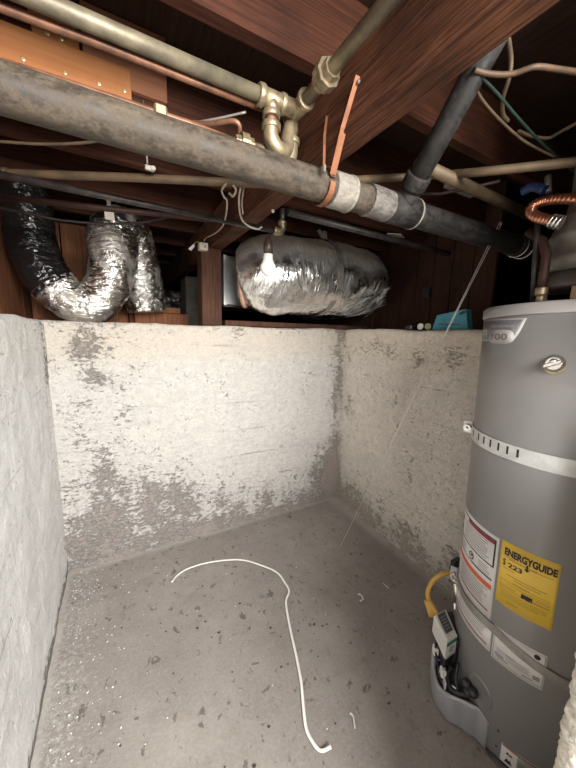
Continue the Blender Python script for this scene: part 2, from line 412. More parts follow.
struct(G().box(-2.05, 3.05, -2.05, 7.0, 2.25, 2.28).build('ceiling', 'subfloor', origin=(0, 0, 0)))
struct(G().grid(lambda u, v: V((-2.0+5.0*u, .19+6.8*v, 1.34+nz((u*9, v*12, 0), 1, .03))), 30, 40).build('floor_crawlspace', 'soil', origin=(0, 0, 0)))
struct(G().grid(lambda u, v: V((.20+2.8*u, -2.06+2.3*v, 1.35+nz((u*9, v*8, 5), 1, .02))), 20, 16).build('floor_crawlspace_right', 'soil', origin=(0, 0, 0)))
struct(G().box(-2.05, 3.05, 6.95, 7.0, 1.2, 2.27).build('wall_crawlspace_back', 'sheath_dark', origin=(0, 0, 0)))
struct(G().box(3.0, 3.05, -2.1, 7.0, 1.2, 2.27).build('wall_crawlspace_right', 'sheath_dark', origin=(0, 0, 0)))
# left sheathing: vertical boards with open joints
g = G(); y = -2.05
while y < 6.9:
    w = .235; g.box(-2.035, -2.005+random.uniform(-.002, .002), y, y+w-.006, 1.33, 2.26, .002); y += w
struct(g.box(-2.06, -2.036, -2.1, 7.0, 1.2, 2.27).build('wall_crawlspace_left', 'sheath', origin=(0, 0, 0)))
g = G(); x = -2.0
while x < -1.42:
    g.box(x, x+.182, .72+random.uniform(-.002, .002), .745, 1.33, 2.045, .002); x += .19
struct(g.build('wall_crawlspace_panel', 'sheath', origin=(0, 0, 0)))
# dark cripple wall above and behind the right hand wall
g = G(); y = -.84
while y < 2.2:
    g.box(.46, .49+random.uniform(-.002, .002), y, y+.134, 1.33, 2.26, .002); y += .14
struct(g.build('wall_cripple', 'sheath_dark', origin=(0, 0, 0)))

# ------------------------------------------------------------------ timber
ordn = ['nearest', 'second', 'third', 'fourth', 'fifth', 'sixth', 'seventh', 'eighth', 'ninth', 'tenth', 'eleventh', 'twelfth', 'thirteenth', 'fourteenth', 'fifteenth', 'sixteenth', 'seventeenth', 'farthest']
JY = [-1.125 + .4*i for i in range(18)]
for i, y in enumerate(JY):
    g = G().box(-2.0, 2.9, y-.021, y+.021, 2.05, 2.249, .003)
    tag(g.build('floor_joist', 'joist'), f'dark reddish floor joist running overhead, {ordn[i]} counting from the camera', 'joist', 'floor joists overhead')
def girder_fn():
    pts = []
    return pts
tag(G().box(-.994, -.912, -2.0, 3.6, 1.868, 2.049, .004).build('girder', 'girder'), 'thick rough-sawn wooden girder slanting across the top, carrying the joists', 'beam')
tag(G().box(-1.05, -.925, .05, .16, 1.40, 1.867, .004).build('wooden_post', 'post'), 'short dark wooden post standing on the back wall under the girder', 'post')
# sill timbers on and behind the back wall
tag(G().box(-.90, .33, .06, .19, 1.402, 1.437, .004).build('sill_plate', 'post'), 'dark sill plate lying along the back wall top below the big foil duct', 'timber')
tag(G().box(-1.40, -1.02, .60, .69, 1.345, 1.487, .004).build('timber_block', 'sheath'), 'lower of two timbers lying left of the wooden post', 'timber', 'timbers behind the back wall')
tag(G().box(-1.40, -1.08, .61, .68, 1.489, 1.532, .004).build('timber_block', 'sheath'), 'upper shorter timber of the two left of the wooden post', 'timber', 'timbers behind the back wall')
tag(G().box(-1.01, -.86, .75, .98, 1.30, 1.80, .01).build('pier_block', 'concrete_dark'), 'dark concrete pier in the crawl space left of the wooden post', 'pier')
# plywood gussets on the second joist
def screws(parent, pts):
    for p in pts: G().lathe((p[0], p[1], p[2]), (0, -1, 0), [(0, .0065), (.002, .006), (.0035, .003)], 10).build('screw', 'brass_screw', parent)
t = thing('plywood_gusset', (-1.7, -.755, 2.03), 'long bright orange plywood strip screwed to a joist behind the drain pipe', 'board')
G().box(-1.99, -1.447, -.767, -.7465, 2.0, 2.124, .002).build('panel', 'plywood', t)
screws(t, [(-1.70, -.767, 2.05), (-1.61, -.767, 2.052), (-1.53, -.767, 2.055), (-1.76, -.767, 2.052), (-1.465, -.767, 2.06)])
t = thing('plywood_block', (-1.62, -.75, 2.126), 'small dull plywood block above the bright orange plywood strip', 'board')
G().prism([(-1.676, -.747, 2.126), (-1.573, -.747, 2.126), (-1.576, -.747, 2.235), (-1.69, -.747, 2.235)], (0, -.014, 0)).build('panel', 'plywood', t)
screws(t, [(-1.643, -.761, 2.136), (-1.612, -.761, 2.136)])
t = thing('plywood_patch', (-1.3, -1.14, 2.1), 'brown plywood patch with dark nail holes above the greenish pipe', 'board')
p0 = at(100, -8, y=-.752); p1 = at(164, 62, y=-.752)
G().box(-1.565, -1.345, -.766, -.7465, 2.07, 2.247, .002).build('panel', 'plywood_dull', t)

# ------------------------------------------------------------------ pipes
def collar(g, p, d, r, L=.02, flare=1.25, n=20):
    d = V(d).normalized(); p = V(p)-d*L/2
    return g.lathe(p, d, [(0, r), (0, r*flare), (L*.15, r*flare*1.04), (L*.85, r*flare*1.04), (L, r*flare), (L, r)], n)
# the big dusty drain line
DY, DZ, DR = -1.115, 1.785, .0415
D = V((1, 0, 0))
t = thing('drain_pipe', (-1.0, DY, DZ), 'thick dusty black drain pipe crossing the whole room under the joists', 'pipe')
def dx(px, py=None): # where the photo column meets the pipe axis height
    lo, hi = -2.0, 1.0
    for _ in range(40):
        mid = (lo+hi)/2
        if proj((mid, DY, DZ))[0] < px: lo = mid
        else: hi = mid
    return lo
x1 = dx(333, 193); x2 = dx(366, 203); xt = dx(398, 212); x4 = dx(412, 216)
G().tube([(-2.0+.02*i, DY, DZ) for i in range(int((x2+2.0)/.02)+2)], DR, 28, fn=lambda i, th, p: 1+nz((p.x*9, th, 0), 1.0, .012)).build('pipe', 'drain', t)
G().tube([(x2+(xt-x2)*i/12, DY, DZ) for i in range(13)], DR*1.12, 28, fn=lambda i, th, p: 1+nz((p.x*30, cos(th)*2, sin(th)*2), 1.0, .05)).build('cemented_joint', 'glue', t)
g = G()
for a, b, f in ((x1-.012, x1+.055, 1.14), (x1+.05, x1+.062, 1.2)):
    g.lathe((a, DY, DZ), D, [(0, DR), (0, DR*f), (.003, DR*(f+.03)), (b-a-.003, DR*(f+.03)), (b-a, DR*f), (b-a, DR)], 28)
G_ = g.build('coupling', 'primer', t)
# sanitary tee with branch that rises towards the camera
pb = V((xt+.012, DY, DZ)); ptop = V((-.722, -1.372, 2.0)); ptop2 = pb + (ptop-pb)*1.6
bd = (ptop-pb).normalized()
g = G().tube([(xt-.05, DY, DZ), (xt+.075, DY, DZ)], DR*1.16, 28)
g.tube([pb, pb+bd*.075], DR*.78, 24)
g.build('tee', 'drain_dark', t)
G().lathe((xt+.07, DY, DZ), D, [(0, DR), (0, DR*1.2), (.006, DR*1.2), (.006, DR)], 28).build('rim', 'primer', t)
g = G(); collar(g, pb+bd*.095, bd, DR*.70, .042, 1.32, 24); g.build('branch_collar', 'drain_dark', t)
G().tube([pb+bd*.05, pb+bd*.2, ptop2], DR*.74, 24, fn=None).build('branch_pipe', 'drain_dark', t)
xe = .42
G().tube([(xt+.07+(xe-xt-.07)*i/30, DY, DZ) for i in range(31)], DR*1.0, 28, fn=lambda i, th, p: 1+nz((p.x*9, th, 0), 1, .01)).build('pipe', 'drain_dark', t)
g = G(); xc = dx(519, 248)
g.tube([(xc-.05, DY, DZ), (xc+.09, DY, DZ)], DR*1.15, 24); g.build('rubber_coupling', 'black_plastic', t)
for k in (0, .05): G().lathe((xc-.02+k, DY, DZ), D, [(0, DR*1.15), (0, DR*1.2), (.009, DR*1.2), (.009, DR*1.15)], 24).build('hose_clamp', 'chrome', t)

# copper coloured hanger strap round the drain
def band(g, pts, width, thick, wdir):
    """flat strip along pts, wide along wdir"""
    return g.tube(pts, 1.0, 8, flat=(width/2, thick/2) if False else None)
def strip(g, pts, w, th, wdirs):
    P = [V(p) for p in pts]; n = len(P); vs = []
    for i in range(n):
        T = (P[min(i+1, n-1)]-P[max(i-1, 0)]).normalized()
        wd = V(wdirs[i] if isinstance(wdirs, list) else wdirs); wd = (wd-T*wd.dot(T)).normalized(); nn = T.cross(wd)
        for a, b in ((-1, -1), (1, -1), (1, 1), (-1, 1)): vs.append(P[i]+wd*(a*w/2)+nn*(b*th/2))
    fs = [(i*4+k, i*4+(k+1) % 4, (i+1)*4+(k+1) % 4, (i+1)*4+k) for i in range(n-1) for k in range(4)]
    return g.add(vs, fs+[(3, 2, 1, 0), tuple((n-1)*4+k for k in range(4))])
xs = at(331, 193, y=DY-DR).x
loop = [V((xs, DY + (DR+.009)*cos(a), DZ + (DR+.009)*sin(a))) for a in [rad(d) for d in range(185, 545, 12)]]
top = V((-1.0105, -1.27, 1.995))
st_top = at(359, 76, x=-.9965); st_low = V((xs-.005, DY-DR-.011, DZ+.01))
st_mid = V((-1.012, st_top.y*.45+st_low.y*.55-.012, 1.875)) 
t = thing('hanger_strap', st_top, 'copper coloured strap nailed to the girder and looped round the drain pipe', 'strap')
g = G(); strip(g, [st_top, (st_top*.5+st_low*.5)+V((-.006, -.004, 0)), st_low], .017, .0016, (.95, -.3, 0)); g.build('tail', 'strap_copper', t)
g = G(); strip(g, loop, .017, .0016, (1, 0, 0)); g.build('loop', 'strap_copper', t)
G().lathe(st_top+V((.001, 0, -.012)), (-1, 0, 0), [(0, .005), (.004, .004), (.005, .002)], 10).build('nail', 'dull_strap', t)
# second thin copper strip hanging from the girder face
sa = at(327, 116, x=-.9965); sb = at(324, 166, x=-1.02)
t = thing('hanger_strip', sa, 'narrow copper strip hanging on the girder left of the looped strap', 'strap')
g = G(); strip(g, [sa, sa*.6+sb*.4+V((-.004, 0, 0)), sb], .007, .0015, (.95, -.3, 0)); g.build('strip', 'strap_copper', t)
G().box(sb.x-.004, sb.x+.003, sb.y-.007, sb.y+.007, sb.z-.016, sb.z+.002, .002).build('clip', 'dull_strap', t)

# greenish galvanized water line, tee and elbows, riser along the girder
GZ = 1.95
ga = at(35, 0, z=GZ); gb = at(268, 97, z=GZ); gy = (ga.y+gb.y)/2
ra = at(300, 110, z=GZ); rb = at(377, 10, z=GZ); rx = (ra.x+rb.x)/2
t = thing('galvanized_pipe', (-1.2, gy, GZ), 'greenish galvanized water pipe with tee, elbows and union by the girder', 'pipe')
R1 = .0165
gx = rx-.075
G().tube([(-2.0, gy, GZ), (gx-.02, gy, GZ)], R1, 20).build('pipe', 'galv', t)
G().tube([(rx, gy+.03, GZ), (rx, -2.0, GZ)], R1*.95, 20).build('pipe', 'galv', t)
g = G().tube([(gx-.035, gy, GZ), (gx+.06, gy, GZ)], R1*1.25, 20); collar(g, (gx-.03, gy, GZ), D, R1, .016, 1.45); collar(g, (gx+.03, gy, GZ), D, R1, .014, 1.4)
g.tube([(gx, gy, GZ), (gx, gy, GZ-.035)], R1*1.15, 20); collar(g, (gx, gy, GZ-.035), (0, 0, 1), R1, .014, 1.35); g.build('tee', 'brass', t)
G().tube([(gx, gy, GZ-.03), (gx, gy, GZ-.062)], R1*.85, 16).build('nipple', 'copper', t)
g = G(); g.tube(spline([(gx, gy, GZ-.055), (gx, gy, GZ-.085), (gx+.018, gy+.002, GZ-.105), (gx+.048, gy+.012, GZ-.098), (rx-.012, gy+.024, GZ-.06), (rx-.002, gy+.03, GZ-.02)], 6), R1*1.2, 18)
collar(g, (gx, gy, GZ-.062), (0, 0, 1), R1, .014, 1.45); g.build('elbow', 'brass', t)
g = G(); g.tube([(rx, gy+.045, GZ), (rx, gy-.045, GZ)], R1*1.25, 18); collar(g, (rx, gy-.045, GZ), (0, 1, 0), R1, .014, 1.45); g.tube([(rx, gy+.03, GZ), (rx, gy+.03, GZ-.04)], R1*1.2, 18); g.build('tee', 'brass', t)
G().tube([(rx, gy+.03, GZ-.035), (rx, gy+.03, GZ-.065)], R1*.9, 16).build('nipple', 'rust', t)
LZ = GZ-.108
g = G(); g.tube(spline([(rx, gy+.03, GZ-.06), (rx, gy+.03, GZ-.09), (rx-.012, gy+.03, LZ-.002), (rx-.045, gy+.03, LZ)], 6), R1*1.2, 18)
collar(g, (rx, gy+.03, GZ-.062), (0, 0, 1), R1, .014, 1.45); collar(g, (rx-.045, gy+.03, LZ), D, R1, .014, 1.45); g.build('elbow', 'brass', t)
G().tube([(rx-.04, gy+.03, LZ), (rx-.12, gy+.03, LZ)], R1*.85, 16).build('nipple', 'brass', t)
g = G(); g.lathe((rx-.115, gy+.03, LZ), (-1, 0, 0), [(0, .014), (0, .021), (.014, .021), (.014, .027), (.034, .027), (.034, .019), (.048, .017), (.048, .012)], 8, False); g.build('union', 'brass', t)
um = at(325, 74, z=GZ)
g = G(); g.lathe((rx, um.y+.03, GZ), (0, -1, 0), [(0, .015), (0, .022), (.016, .022), (.016, .031), (.04, .031), (.04, .023), (.056, .021), (.056, .015)], 8, False); g.build('union', 'brass', t)
# copper lines
t = tag(G().tube([at(-60, -20, z=GZ-.012), at(0, 7, z=GZ-.012), at(100, 44, z=GZ-.012), at(200, 84, z=GZ-.012), at(264, 109, z=GZ-.012)], .0085, 16).build('copper_pipe', 'copper'), 'brown copper pipe running just below the greenish galvanized pipe', 'pipe')
t = thing('copper_pipe', (-1.4, gy+.03, LZ), 'thin bright copper pipe running along the top of the drain pipe', 'pipe')
G().tube([(rx-.16, gy+.03, LZ), (-1.35, gy+.028, LZ+.004), (-1.52, gy+.03, LZ+.004), (-2.0, gy+.04, LZ+.002)], .0088, 14).build('pipe', 'copper', t)
cl = at(162, 108, z=LZ)
G().box(cl.x-.014, cl.x+.014, gy+.014, gy+.044, LZ-.008, LZ+.020, .004).build('clip', 'brass', t)
tag(G().tube(spline([(gx-.06, gy+.10, GZ-.10), at(238, 123, z=1.89), at(205, 124, z=1.90), at(150, 118, z=1.93)], 8), .006, 10).build('copper_tube', 'copper'), 'soft copper tube curving away behind the galvanized elbows', 'pipe')
tag(G().tube(spline([at(246, 112, z=1.93), at(215, 119, z=1.92), at(180, 124, z=1.92), at(158, 121, z=1.92)], 6), .003, 8).build('thin_wire', 'dull_strap'), 'thin grey wire behind the galvanized elbows', 'wire')

# tan conduit slanting behind the drain
c_pts = [at(-30, 171, z=1.848), at(0, 173, z=1.848), at(140, 178, z=1.848), at(270, 184, z=1.848), at(325, 181.5, z=1.848), at(390, 178, y=-1.03), at(432, 175.5, y=-1.11), at(480, 172, z=1.868), at(585, 161, z=1.85)]
t = thing('conduit', c_pts[2], 'tan conduit crossing slantwise just behind and above the drain pipe', 'pipe')
G().tube(spline(c_pts, 8), .0125, 14).build('pipe', 'conduit', t)
cp = at(3, 173, z=1.848)
g = G(); collar(g, cp, c_pts[2]-c_pts[0], .0125, .03, 1.2); g.build('coupling', 'conduit', t)
# little hanger clip on the conduit
hc = at(149, 168, z=1.86)
t = thing('pipe_hanger', hc, 'little metal hanger rod and clip on the tan conduit left of the white cables', 'hanger')
G().tube([hc+V((-.004, .0, .01)), hc+V((-.006, .03, .20))], .003, 8).build('rod', 'dull_strap', t)
g = G(); g.box(hc.x-.012, hc.x+.016, hc.y-.004, hc.y+.004, hc.z-.008, hc.z+.008, .002); g.tube([hc+V((.012, -.008, 0)), hc+V((.012, .008, 0))], .007, 8); g.build('clip', 'dull_strap', t)

# black iron pipe ending in an elbow
bz = 1.822
ba = at(0, 180, z=bz); bb = at(280, 228, z=bz); by = (ba.y+bb.y)/2
t = thing('black_pipe', (-1.4, by, bz), 'slim black iron pipe along the joists that turns up at an elbow by the bulb', 'pipe')
G().tube([(-2.0, by, bz), (bb.x+.005, by, bz)], .0115, 14).build('pipe', 'black_iron', t)
g = G(); g.tube(spline([(bb.x-.004, by, bz), (bb.x+.022, by, bz), (bb.x+.034, by, bz+.014), (bb.x+.034, by, bz+.04)], 6), .0165, 14)
collar(g, (bb.x+.034, by, bz+.04), (0, 0, 1), .0115, .014, 1.6); collar(g, (bb.x-.002, by, bz), D, .0115, .014, 1.6); g.build('elbow', 'brass', t)
G().tube([(bb.x+.034, by, bz+.04), (bb.x+.034, by, bz+.10), ], .0115, 12).build('riser', 'black_iron', t)
tag(G().tube([(bb.x+.07, by+.02, bz+.10), (.9, by+.06, bz+.09)], .016, 12).build('dark_pipe', 'black_iron'), 'dark pipe in shadow above the big foil duct', 'pipe')
# slim pipe hidden behind the black one
tag(G().tube([at(-10, 206, y=-.1), at(60, 220, y=-.1), at(100, 224, y=-.08), at(140, 223, y=-.05), at(172, 217, y=0.0)], .0055, 8).build('dark_cable', 'black_iron'), 'dark cable drooping in front of the foil duct at left', 'cable')
tag(G().tube(spline([at(-8, 141, z=1.95), at(40, 144, z=1.95), at(80, 143, z=1.955), at(118, 138, z=1.965)], 8), .0045, 8).build('grey_cable', 'tan_cable'), 'grey cable sagging beneath the drain pipe at upper left', 'cable')
# a pipe between the joists and a dark one beside it
tag(G().tube([at(-10, 196, y=-.3), at(230, 222, y=-.3)], .012, 12).build('rusty_pipe', 'rust'), 'rusty brown pipe just behind the slim black pipe', 'pipe')

# ------------------------------------------------------------------ left foil duct
def crumple(amp, ring, seed, fine=1.0):
    def fn(i, th, p):
        q = V((p.x*7+cos(th)*1.1+seed, p.y*7+sin(th)*1.1, p.z*7))
        return 1 + amp*noise.noise(q) + amp*.55*noise.noise(q*2.7) + amp*.4*noise.noise(q*6) + ring*(1-abs(sin(i*.9+noise.noise(q)*1.5)))
    return fn
dp = [at(24, 185, y=.24), at(28, 215, y=.24), at(34, 248, y=.23), at(47, 276, y=.22), at(70, 299, y=.215), at(93, 304, y=.215), at(108, 286, y=.21), at(113, 262, y=.20), at(113, 242, y=.21), at(120, 231, y=.27), at(131, 238, y=.34), at(139, 264, y=.40), at(145, 298, y=.44), at(147, 312, y=.44)]
full = spline(dp, 14); cut = 14*3+4
t = thing('flexible_duct', dp[4], 'flexible duct, black wrapped then foil, looping in a U at the left', 'duct')
G().tube(full[:cut+3], [.112]*(cut+3), 44, fn=crumple(.09, .03, 1)).build('black_sleeve', 'foil_black', t)
nr = len(full)-cut
G().tube(full[cut:], [.112+.012*min(1, max(0, (i-25)/30)) for i in range(nr)], 48, fn=crumple(.11, .035, 4)).build('foil_sleeve', 'foil', t)
hs = at(108, 228, y=.06)
tp = at(109, 207, y=.05)
t = thing('duct_hanger', tp, 'strap with a pale paper tag hanging the left foil duct', 'strap')
g = G(); strip(g, [tp+V((0, .02, .12)), tp+V((0.0, 0, 0)), hs+V((0, -.005, 0)), at(121, 234, y=.10), at(128, 250, y=.20)], .018, .0015, [(1, 0, 0), (1, 0, 0), (1, 0, 0), (1, .3, 0), (1, .3, 0)]); g.build('strap', 'dull_strap', t)
a, b, c, d = at(104, 207, y=.0), at(113, 207, y=.0), at(115, 221, y=.01), at(105, 219, y=.01)
G().prism([a, b, c, d], (0, .003, 0)).build('paper_tag', 'card', t)
# bit of foil duct far in the crawl space
p0 = at(158, 301, y=1.1); p1 = at(186, 302, y=1.25)
tag(G().tube([p0+(p1-p0)*i/20 for i in range(21)], .085, 32, fn=crumple(.16, .04, 9)).build('far_duct', 'foil'), 'short piece of foil duct lying far back left of the post', 'duct')

# ------------------------------------------------------------------ big foil duct and plenum
BY = -.06
bc = at(310, 277, y=BY); r_big = (at(310, 237, y=BY)-at(310, 316, y=BY)).length/2*.93
xl = at(245, 277, y=BY).x; xr = at(378, 277, y=BY).x
t = thing('foil_duct', (bc.x, BY, bc.z-r_big), 'huge crumpled silver foil duct hanging above the back wall corner', 'duct')
zc = lambda px, py: at(px, py, y=BY).z
cz = (zc(310, 237)+zc(310, 317))/2
z_l = (zc(243, 250)+zc(243, 304))/2
ax = spline([(xl+.02, BY+.085, z_l), (xl+.13, BY+.02, (z_l+cz)/2), (bc.x-.05, BY, cz), (xr-r_big*1.0, BY+.03, cz+.012), (xr-r_big*.55, BY+.16, cz+.01), (xr-r_big*.55, BY+.5, cz), (xr-r_big*.55, BY+.8, cz)], 16)
rl = (zc(243, 250)-zc(243, 304))/2
rr = [min(r_big, rl+(r_big-rl)*math.sin(min(1, i/22)*PI/2)) for i in range(len(ax))]
def bigfn(i, th, p):
    q = V((p.x*6+2, p.y*6+cos(th)*1.5, p.z*6+sin(th)*1.5))
    return 1 + .05*noise.noise(q) + .035*noise.noise(q*3) + .02*noise.noise(q*8) + .012*(1-abs(sin(i*.8)))
G().tube(ax, rr, 72, fn=bigfn).build('foil_sleeve', 'foil_frayed', t)
# frayed foil tatters along the underside
g = G()
for k in range(230):
    x = random.uniform(xl+.08, xr-.14); th = random.uniform(rad(105), rad(172))
    a0 = th; L = random.uniform(.035, .10); w = random.uniform(.004, .010); lean = random.uniform(.02, .09)
    def P(a, x): 
        rr_ = r_big*(1.03 + .02*sin(a*9+x*50)); return V((x, BY+.02-sin(a)*rr_, cz+cos(a)*rr_))
    q0, q1, q2, q3 = P(a0, x), P(a0, x+w), P(a0-L/r_big, x+lean+w*.3), P(a0-L/r_big*.6, x+lean*.5-w*.3)
    off = V((0, -1, -.2))*random.uniform(.002, .012)
    g.add([q0, q1, q2+off, q3+off*.5, q0+off*.1+V((0, -.001, 0)), ], [(0, 1, 2, 3)])
f = g.build('foil_tatters', 'tatter', t); f['kind'] = 'stuff'
# insulation rim at the left end
g = G(); g.tube([V((xl+.03+.5*rl*1.02*cos(a), BY+.08+.86*rl*1.02*cos(a), z_l+rl*1.02*sin(a))) for a in [2*PI*k/40 for k in range(41)]], .016, 10, False, fn=lambda i, th, p: 1+.35*noise.noise(p*40)); g.build('insulation_rim', 'insul', t)
G().lathe((xl+.05, BY+.07, z_l), (-.86, .5, 0), [(0, rl*.9), (.045, rl*.88), (.05, rl*.84), (.05, .05)], 40).build('collar', 'sheet', t)
# hanger strap round the duct
xs2 = at(343, 250, y=BY-r_big).x
rb_ = r_big*1.055
ring = [V((xs2+.0*a, BY+.015-sin(a)*rb_, cz+.005+cos(a)*rb_)) for a in [rad(q) for q in range(-20, 190, 7)]]
t = thing('duct_strap', ring[0], 'dusty strap slung around the huge foil duct', 'strap')
g = G(); strip(g, ring, .036, .002, (1, 0, 0)); g.build('sling', 'dull_strap', t)
g = G(); strip(g, [V((xs2, BY-.03, 2.049)), V((xs2+.005, BY-.04, cz+r_big*1.07))], .03, .002, (1, 0, 0)); strip(g, [V((xs2-.05, BY-.03, 2.049)), V((xs2-.01, BY-.04, cz+r_big*1.07))], .03, .002, (1, 0, 0)); g.build('tail', 'dull_strap', t)
# sheet metal plenum
PY = .166
pl0 = at(224, 300, y=PY).x
t = thing('metal_plenum', (pl0+.02, BY, 1.46), 'grey sheet metal plenum box at the left end of the huge foil duct', 'duct')
zb, zt = at(232, 305, y=PY).z, at(232, 243, y=PY).z
G().box(pl0, xl+.22, PY, .60, zb, min(zt, 1.862), .004).build('box', 'sheet', t)
G().box(pl0-.004, pl0+.018, PY-.006, PY+.004, zb-.004, min(zt, 1.864), .002).build('flange', 'sheet', t)
G().box(pl0, xl+.30, PY+.004, .58, zb-.014, zb-.001, .002).build('underside_shade', 'black_iron', t)  # black strip standing in for the shade along the plenum's underside

# ------------------------------------------------------------------ bulb, cables and boxes on the girder
bp = at(268, 240, y=by+.03)
bx, byy = at(268, 256, y=by+.02).x, by+.02
z0 = at(268, 236, y=byy).z; z1 = at(268, 254, y=byy).z; z2 = at(268, 276, y=byy).z
t = thing('light_bulb', (bx, byy, z2), 'white bulb in a brown socket hanging in front of the foil duct', 'lamp')
hb = z1-z2
G().lathe((bx, byy, z2), (0, 0, 1), [(0, .002), (hb*.04, hb*.16), (hb*.15, hb*.29), (hb*.32, hb*.38), (hb*.48, hb*.37), (hb*.62, hb*.29), (hb*.74, hb*.24), (hb*.98, hb*.23), (hb, hb*.2)], 24).build('bulb', 'bulb', t)
hs_ = z0-z1
G().lathe((bx, byy, z1-.001), (0, 0, 1), [(0, .0165), (0, .021), (hs_*.55, .0215), (hs_*.75, .016), (hs_*.95, .010), (hs_, .005)], 20).build('socket', 'socket', t)
G().tube([(bx, byy, z0-.002), (bx, byy-.005, bz+.0)], .003, 8).build('cord', 'black_plastic', t)
# white cables hooked on the conduit
def cb(name, pts, r, mat, label, cat='cable', group=None, per=8):
    return tag(G().tube(spline(pts, per), r, 8).build(name, mat), label, cat, group)
yv = -.86
cb('white_cable', [at(226, 184, y=yv-.02), at(222, 190, y=yv-.02), at(224, 197, y=yv), at(227, 201, y=yv+.02), at(226, 215, y=yv+.2), at(222, 227, y=-.45), at(214, 234, y=-.2), at(206, 238, y=0.0), at(204, 241, y=.02)], .0032, 'white_cable', 'white cable hooked over the conduit and running down to the junction box')
cb('white_cable', [at(233, 185, y=yv-.03), at(236, 190, y=yv-.03), at(233, 196, y=yv-.02), at(229, 193, y=yv-.01)], .0040, 'white_cable', 'short curled white cable end hooked on the conduit')
cb('white_cable', [at(241, 185, y=yv), at(239, 200, y=yv), at(241, 217, y=yv+.06), at(247, 225, y=yv+.1), at(257, 229, y=yv+.12), at(262, 227, y=yv+.12)], .0036, 'white_cable', 'white cable dropping from the conduit and curling right toward the bulb')
cb('white_cable', [at(244, 185, y=yv+.01), at(242, 202, y=yv+.01), at(243, 214, y=yv+.04)], .0030, 'white_cable', 'straight white cable hanging close behind the curling one')
jb = at(203, 247, x=-1.03)
jq = at(203, 247, y=.025)
t = thing('junction_box', jq, 'small pale junction box at the underside of the girder near the post', 'box')
G().box(jq.x-.026, jq.x+.026, jq.y-.02, .049, jq.z-.021, jq.z+.021, .003).build('body', 'card', t)
G().lathe(jq+V((.008, -.02, 0)), (0, -1, 0), [(0, .007), (.004, .006)], 10).build('knob', 'dull_strap', t)
kq = at(192, 247, y=.02)
t = thing('paper_tag', kq, 'little white paper tag hanging left of the pale junction box', 'tag')
G().prism([kq+V((.012, 0, .022)), kq+V((.016, .002, .006)), kq+V((-.006, 0, -.022)), kq+V((-.02, .002, -.012))], (0, .0015, 0)).build('tag', 'white_plastic', t)
G().tube(spline([kq+V((.010, 0, .018)), (kq+jq)/2+V((0, 0, .03)), jq+V((-.022, 0, .006))], 5), .0015, 6).build('cord', 'white_cable', t)
wq = at(273, 211, x=-1.01)
tag(G().ball(at(273, 211, y=-.70), .0075, 10, (1, .5, 1)).build('cable_staple', 'white_plastic'), 'tiny white staple head on the girder above the black elbow', 'staple')

# ------------------------------------------------------------------ dark right hand corner
cb('brown_cable', [at(474, 70, z=1.99), at(490, 74, z=1.985), at(512, 74, z=1.98), at(535, 67, z=1.98), at(556, 69, z=1.98), at(590, 74, z=1.98)], .0062, 'orange_cable', 'thick brown cable running right from under the girder')
cb('tan_cable', [at(508, 36, z=2.05), at(511, 60, z=2.03), at(509, 78, z=2.0), at(503, 98, z=1.98), at(503, 114, z=1.97), at(508, 121, z=1.965)], .0052, 'tan_cable', 'tan cable looping down from above the brown cable')
cb('tan_cable', [at(518, 131, z=1.95), at(531, 136, z=1.95), at(548, 138, z=1.95), at(562, 131, z=1.95), at(586, 118, z=1.95)], .0045, 'tan_cable', 'tan cable sweeping up to the right edge of the picture')
cb('white_cable', [at(472, 81, z=1.98), at(482, 99, z=1.97), at(498, 118, z=1.95), at(520, 138, z=1.93), at(538, 149, z=1.92), at(555, 157, z=1.91)], .0034, 'tan_cable', 'pale cable drooping from the girder towards the copper connector')
cb('green_wire', [at(476, 71, z=1.99), at(497, 93, z=1.97), at(520, 120, z=1.95), at(545, 146, z=1.93), at(580, 176, z=1.90)], .0034, 'green_wire', 'thin green wire slanting down past the pale cable')
da = at(450, 178, z=1.88); db = at(527, 214, z=1.88)
tag(G().tube([da+(da-db)*.3, db+(db-da)*.06], .019, 16).build('brown_pipe', 'conduit'), 'short brown pipe slanting down towards the copper connector', 'pipe')
tag(G().tube([at(412, 193, z=1.90), at(440, 194, z=1.90), at(470, 188, z=1.90), at(500, 181, z=1.90)], .006, 8).build('rusty_tube', 'rust'), 'thin rusty tube between the drain pipe and brown pipe', 'pipe')
tag(G().box(-.20, .0, -.98, -.93, 2.025, 2.0495, .002).build('metal_bracket', 'dull_strap'), 'grey metal bracket under the joists above the drain pipe', 'bracket')
pq = at(396, 236, z=1.93)
tag(G().prism([pq+V((-.07, 0, 0)), pq+V((0, -.035, 0)), pq+V((.07, 0, 0)), pq+V((0, .035, 0))], (0, 0, .004)).build('metal_plate', 'dull_strap'), 'small pale metal plate below the drain pipe branch', 'plate')
bq = at(427, 292, x=.447)
tag(G().box(.437, .459, bq.y-.025, bq.y+.025, bq.z-.04, bq.z+.03, .003).build('outlet_box', 'black_plastic'), 'small black box on the dark boards above the teal pack', 'box')
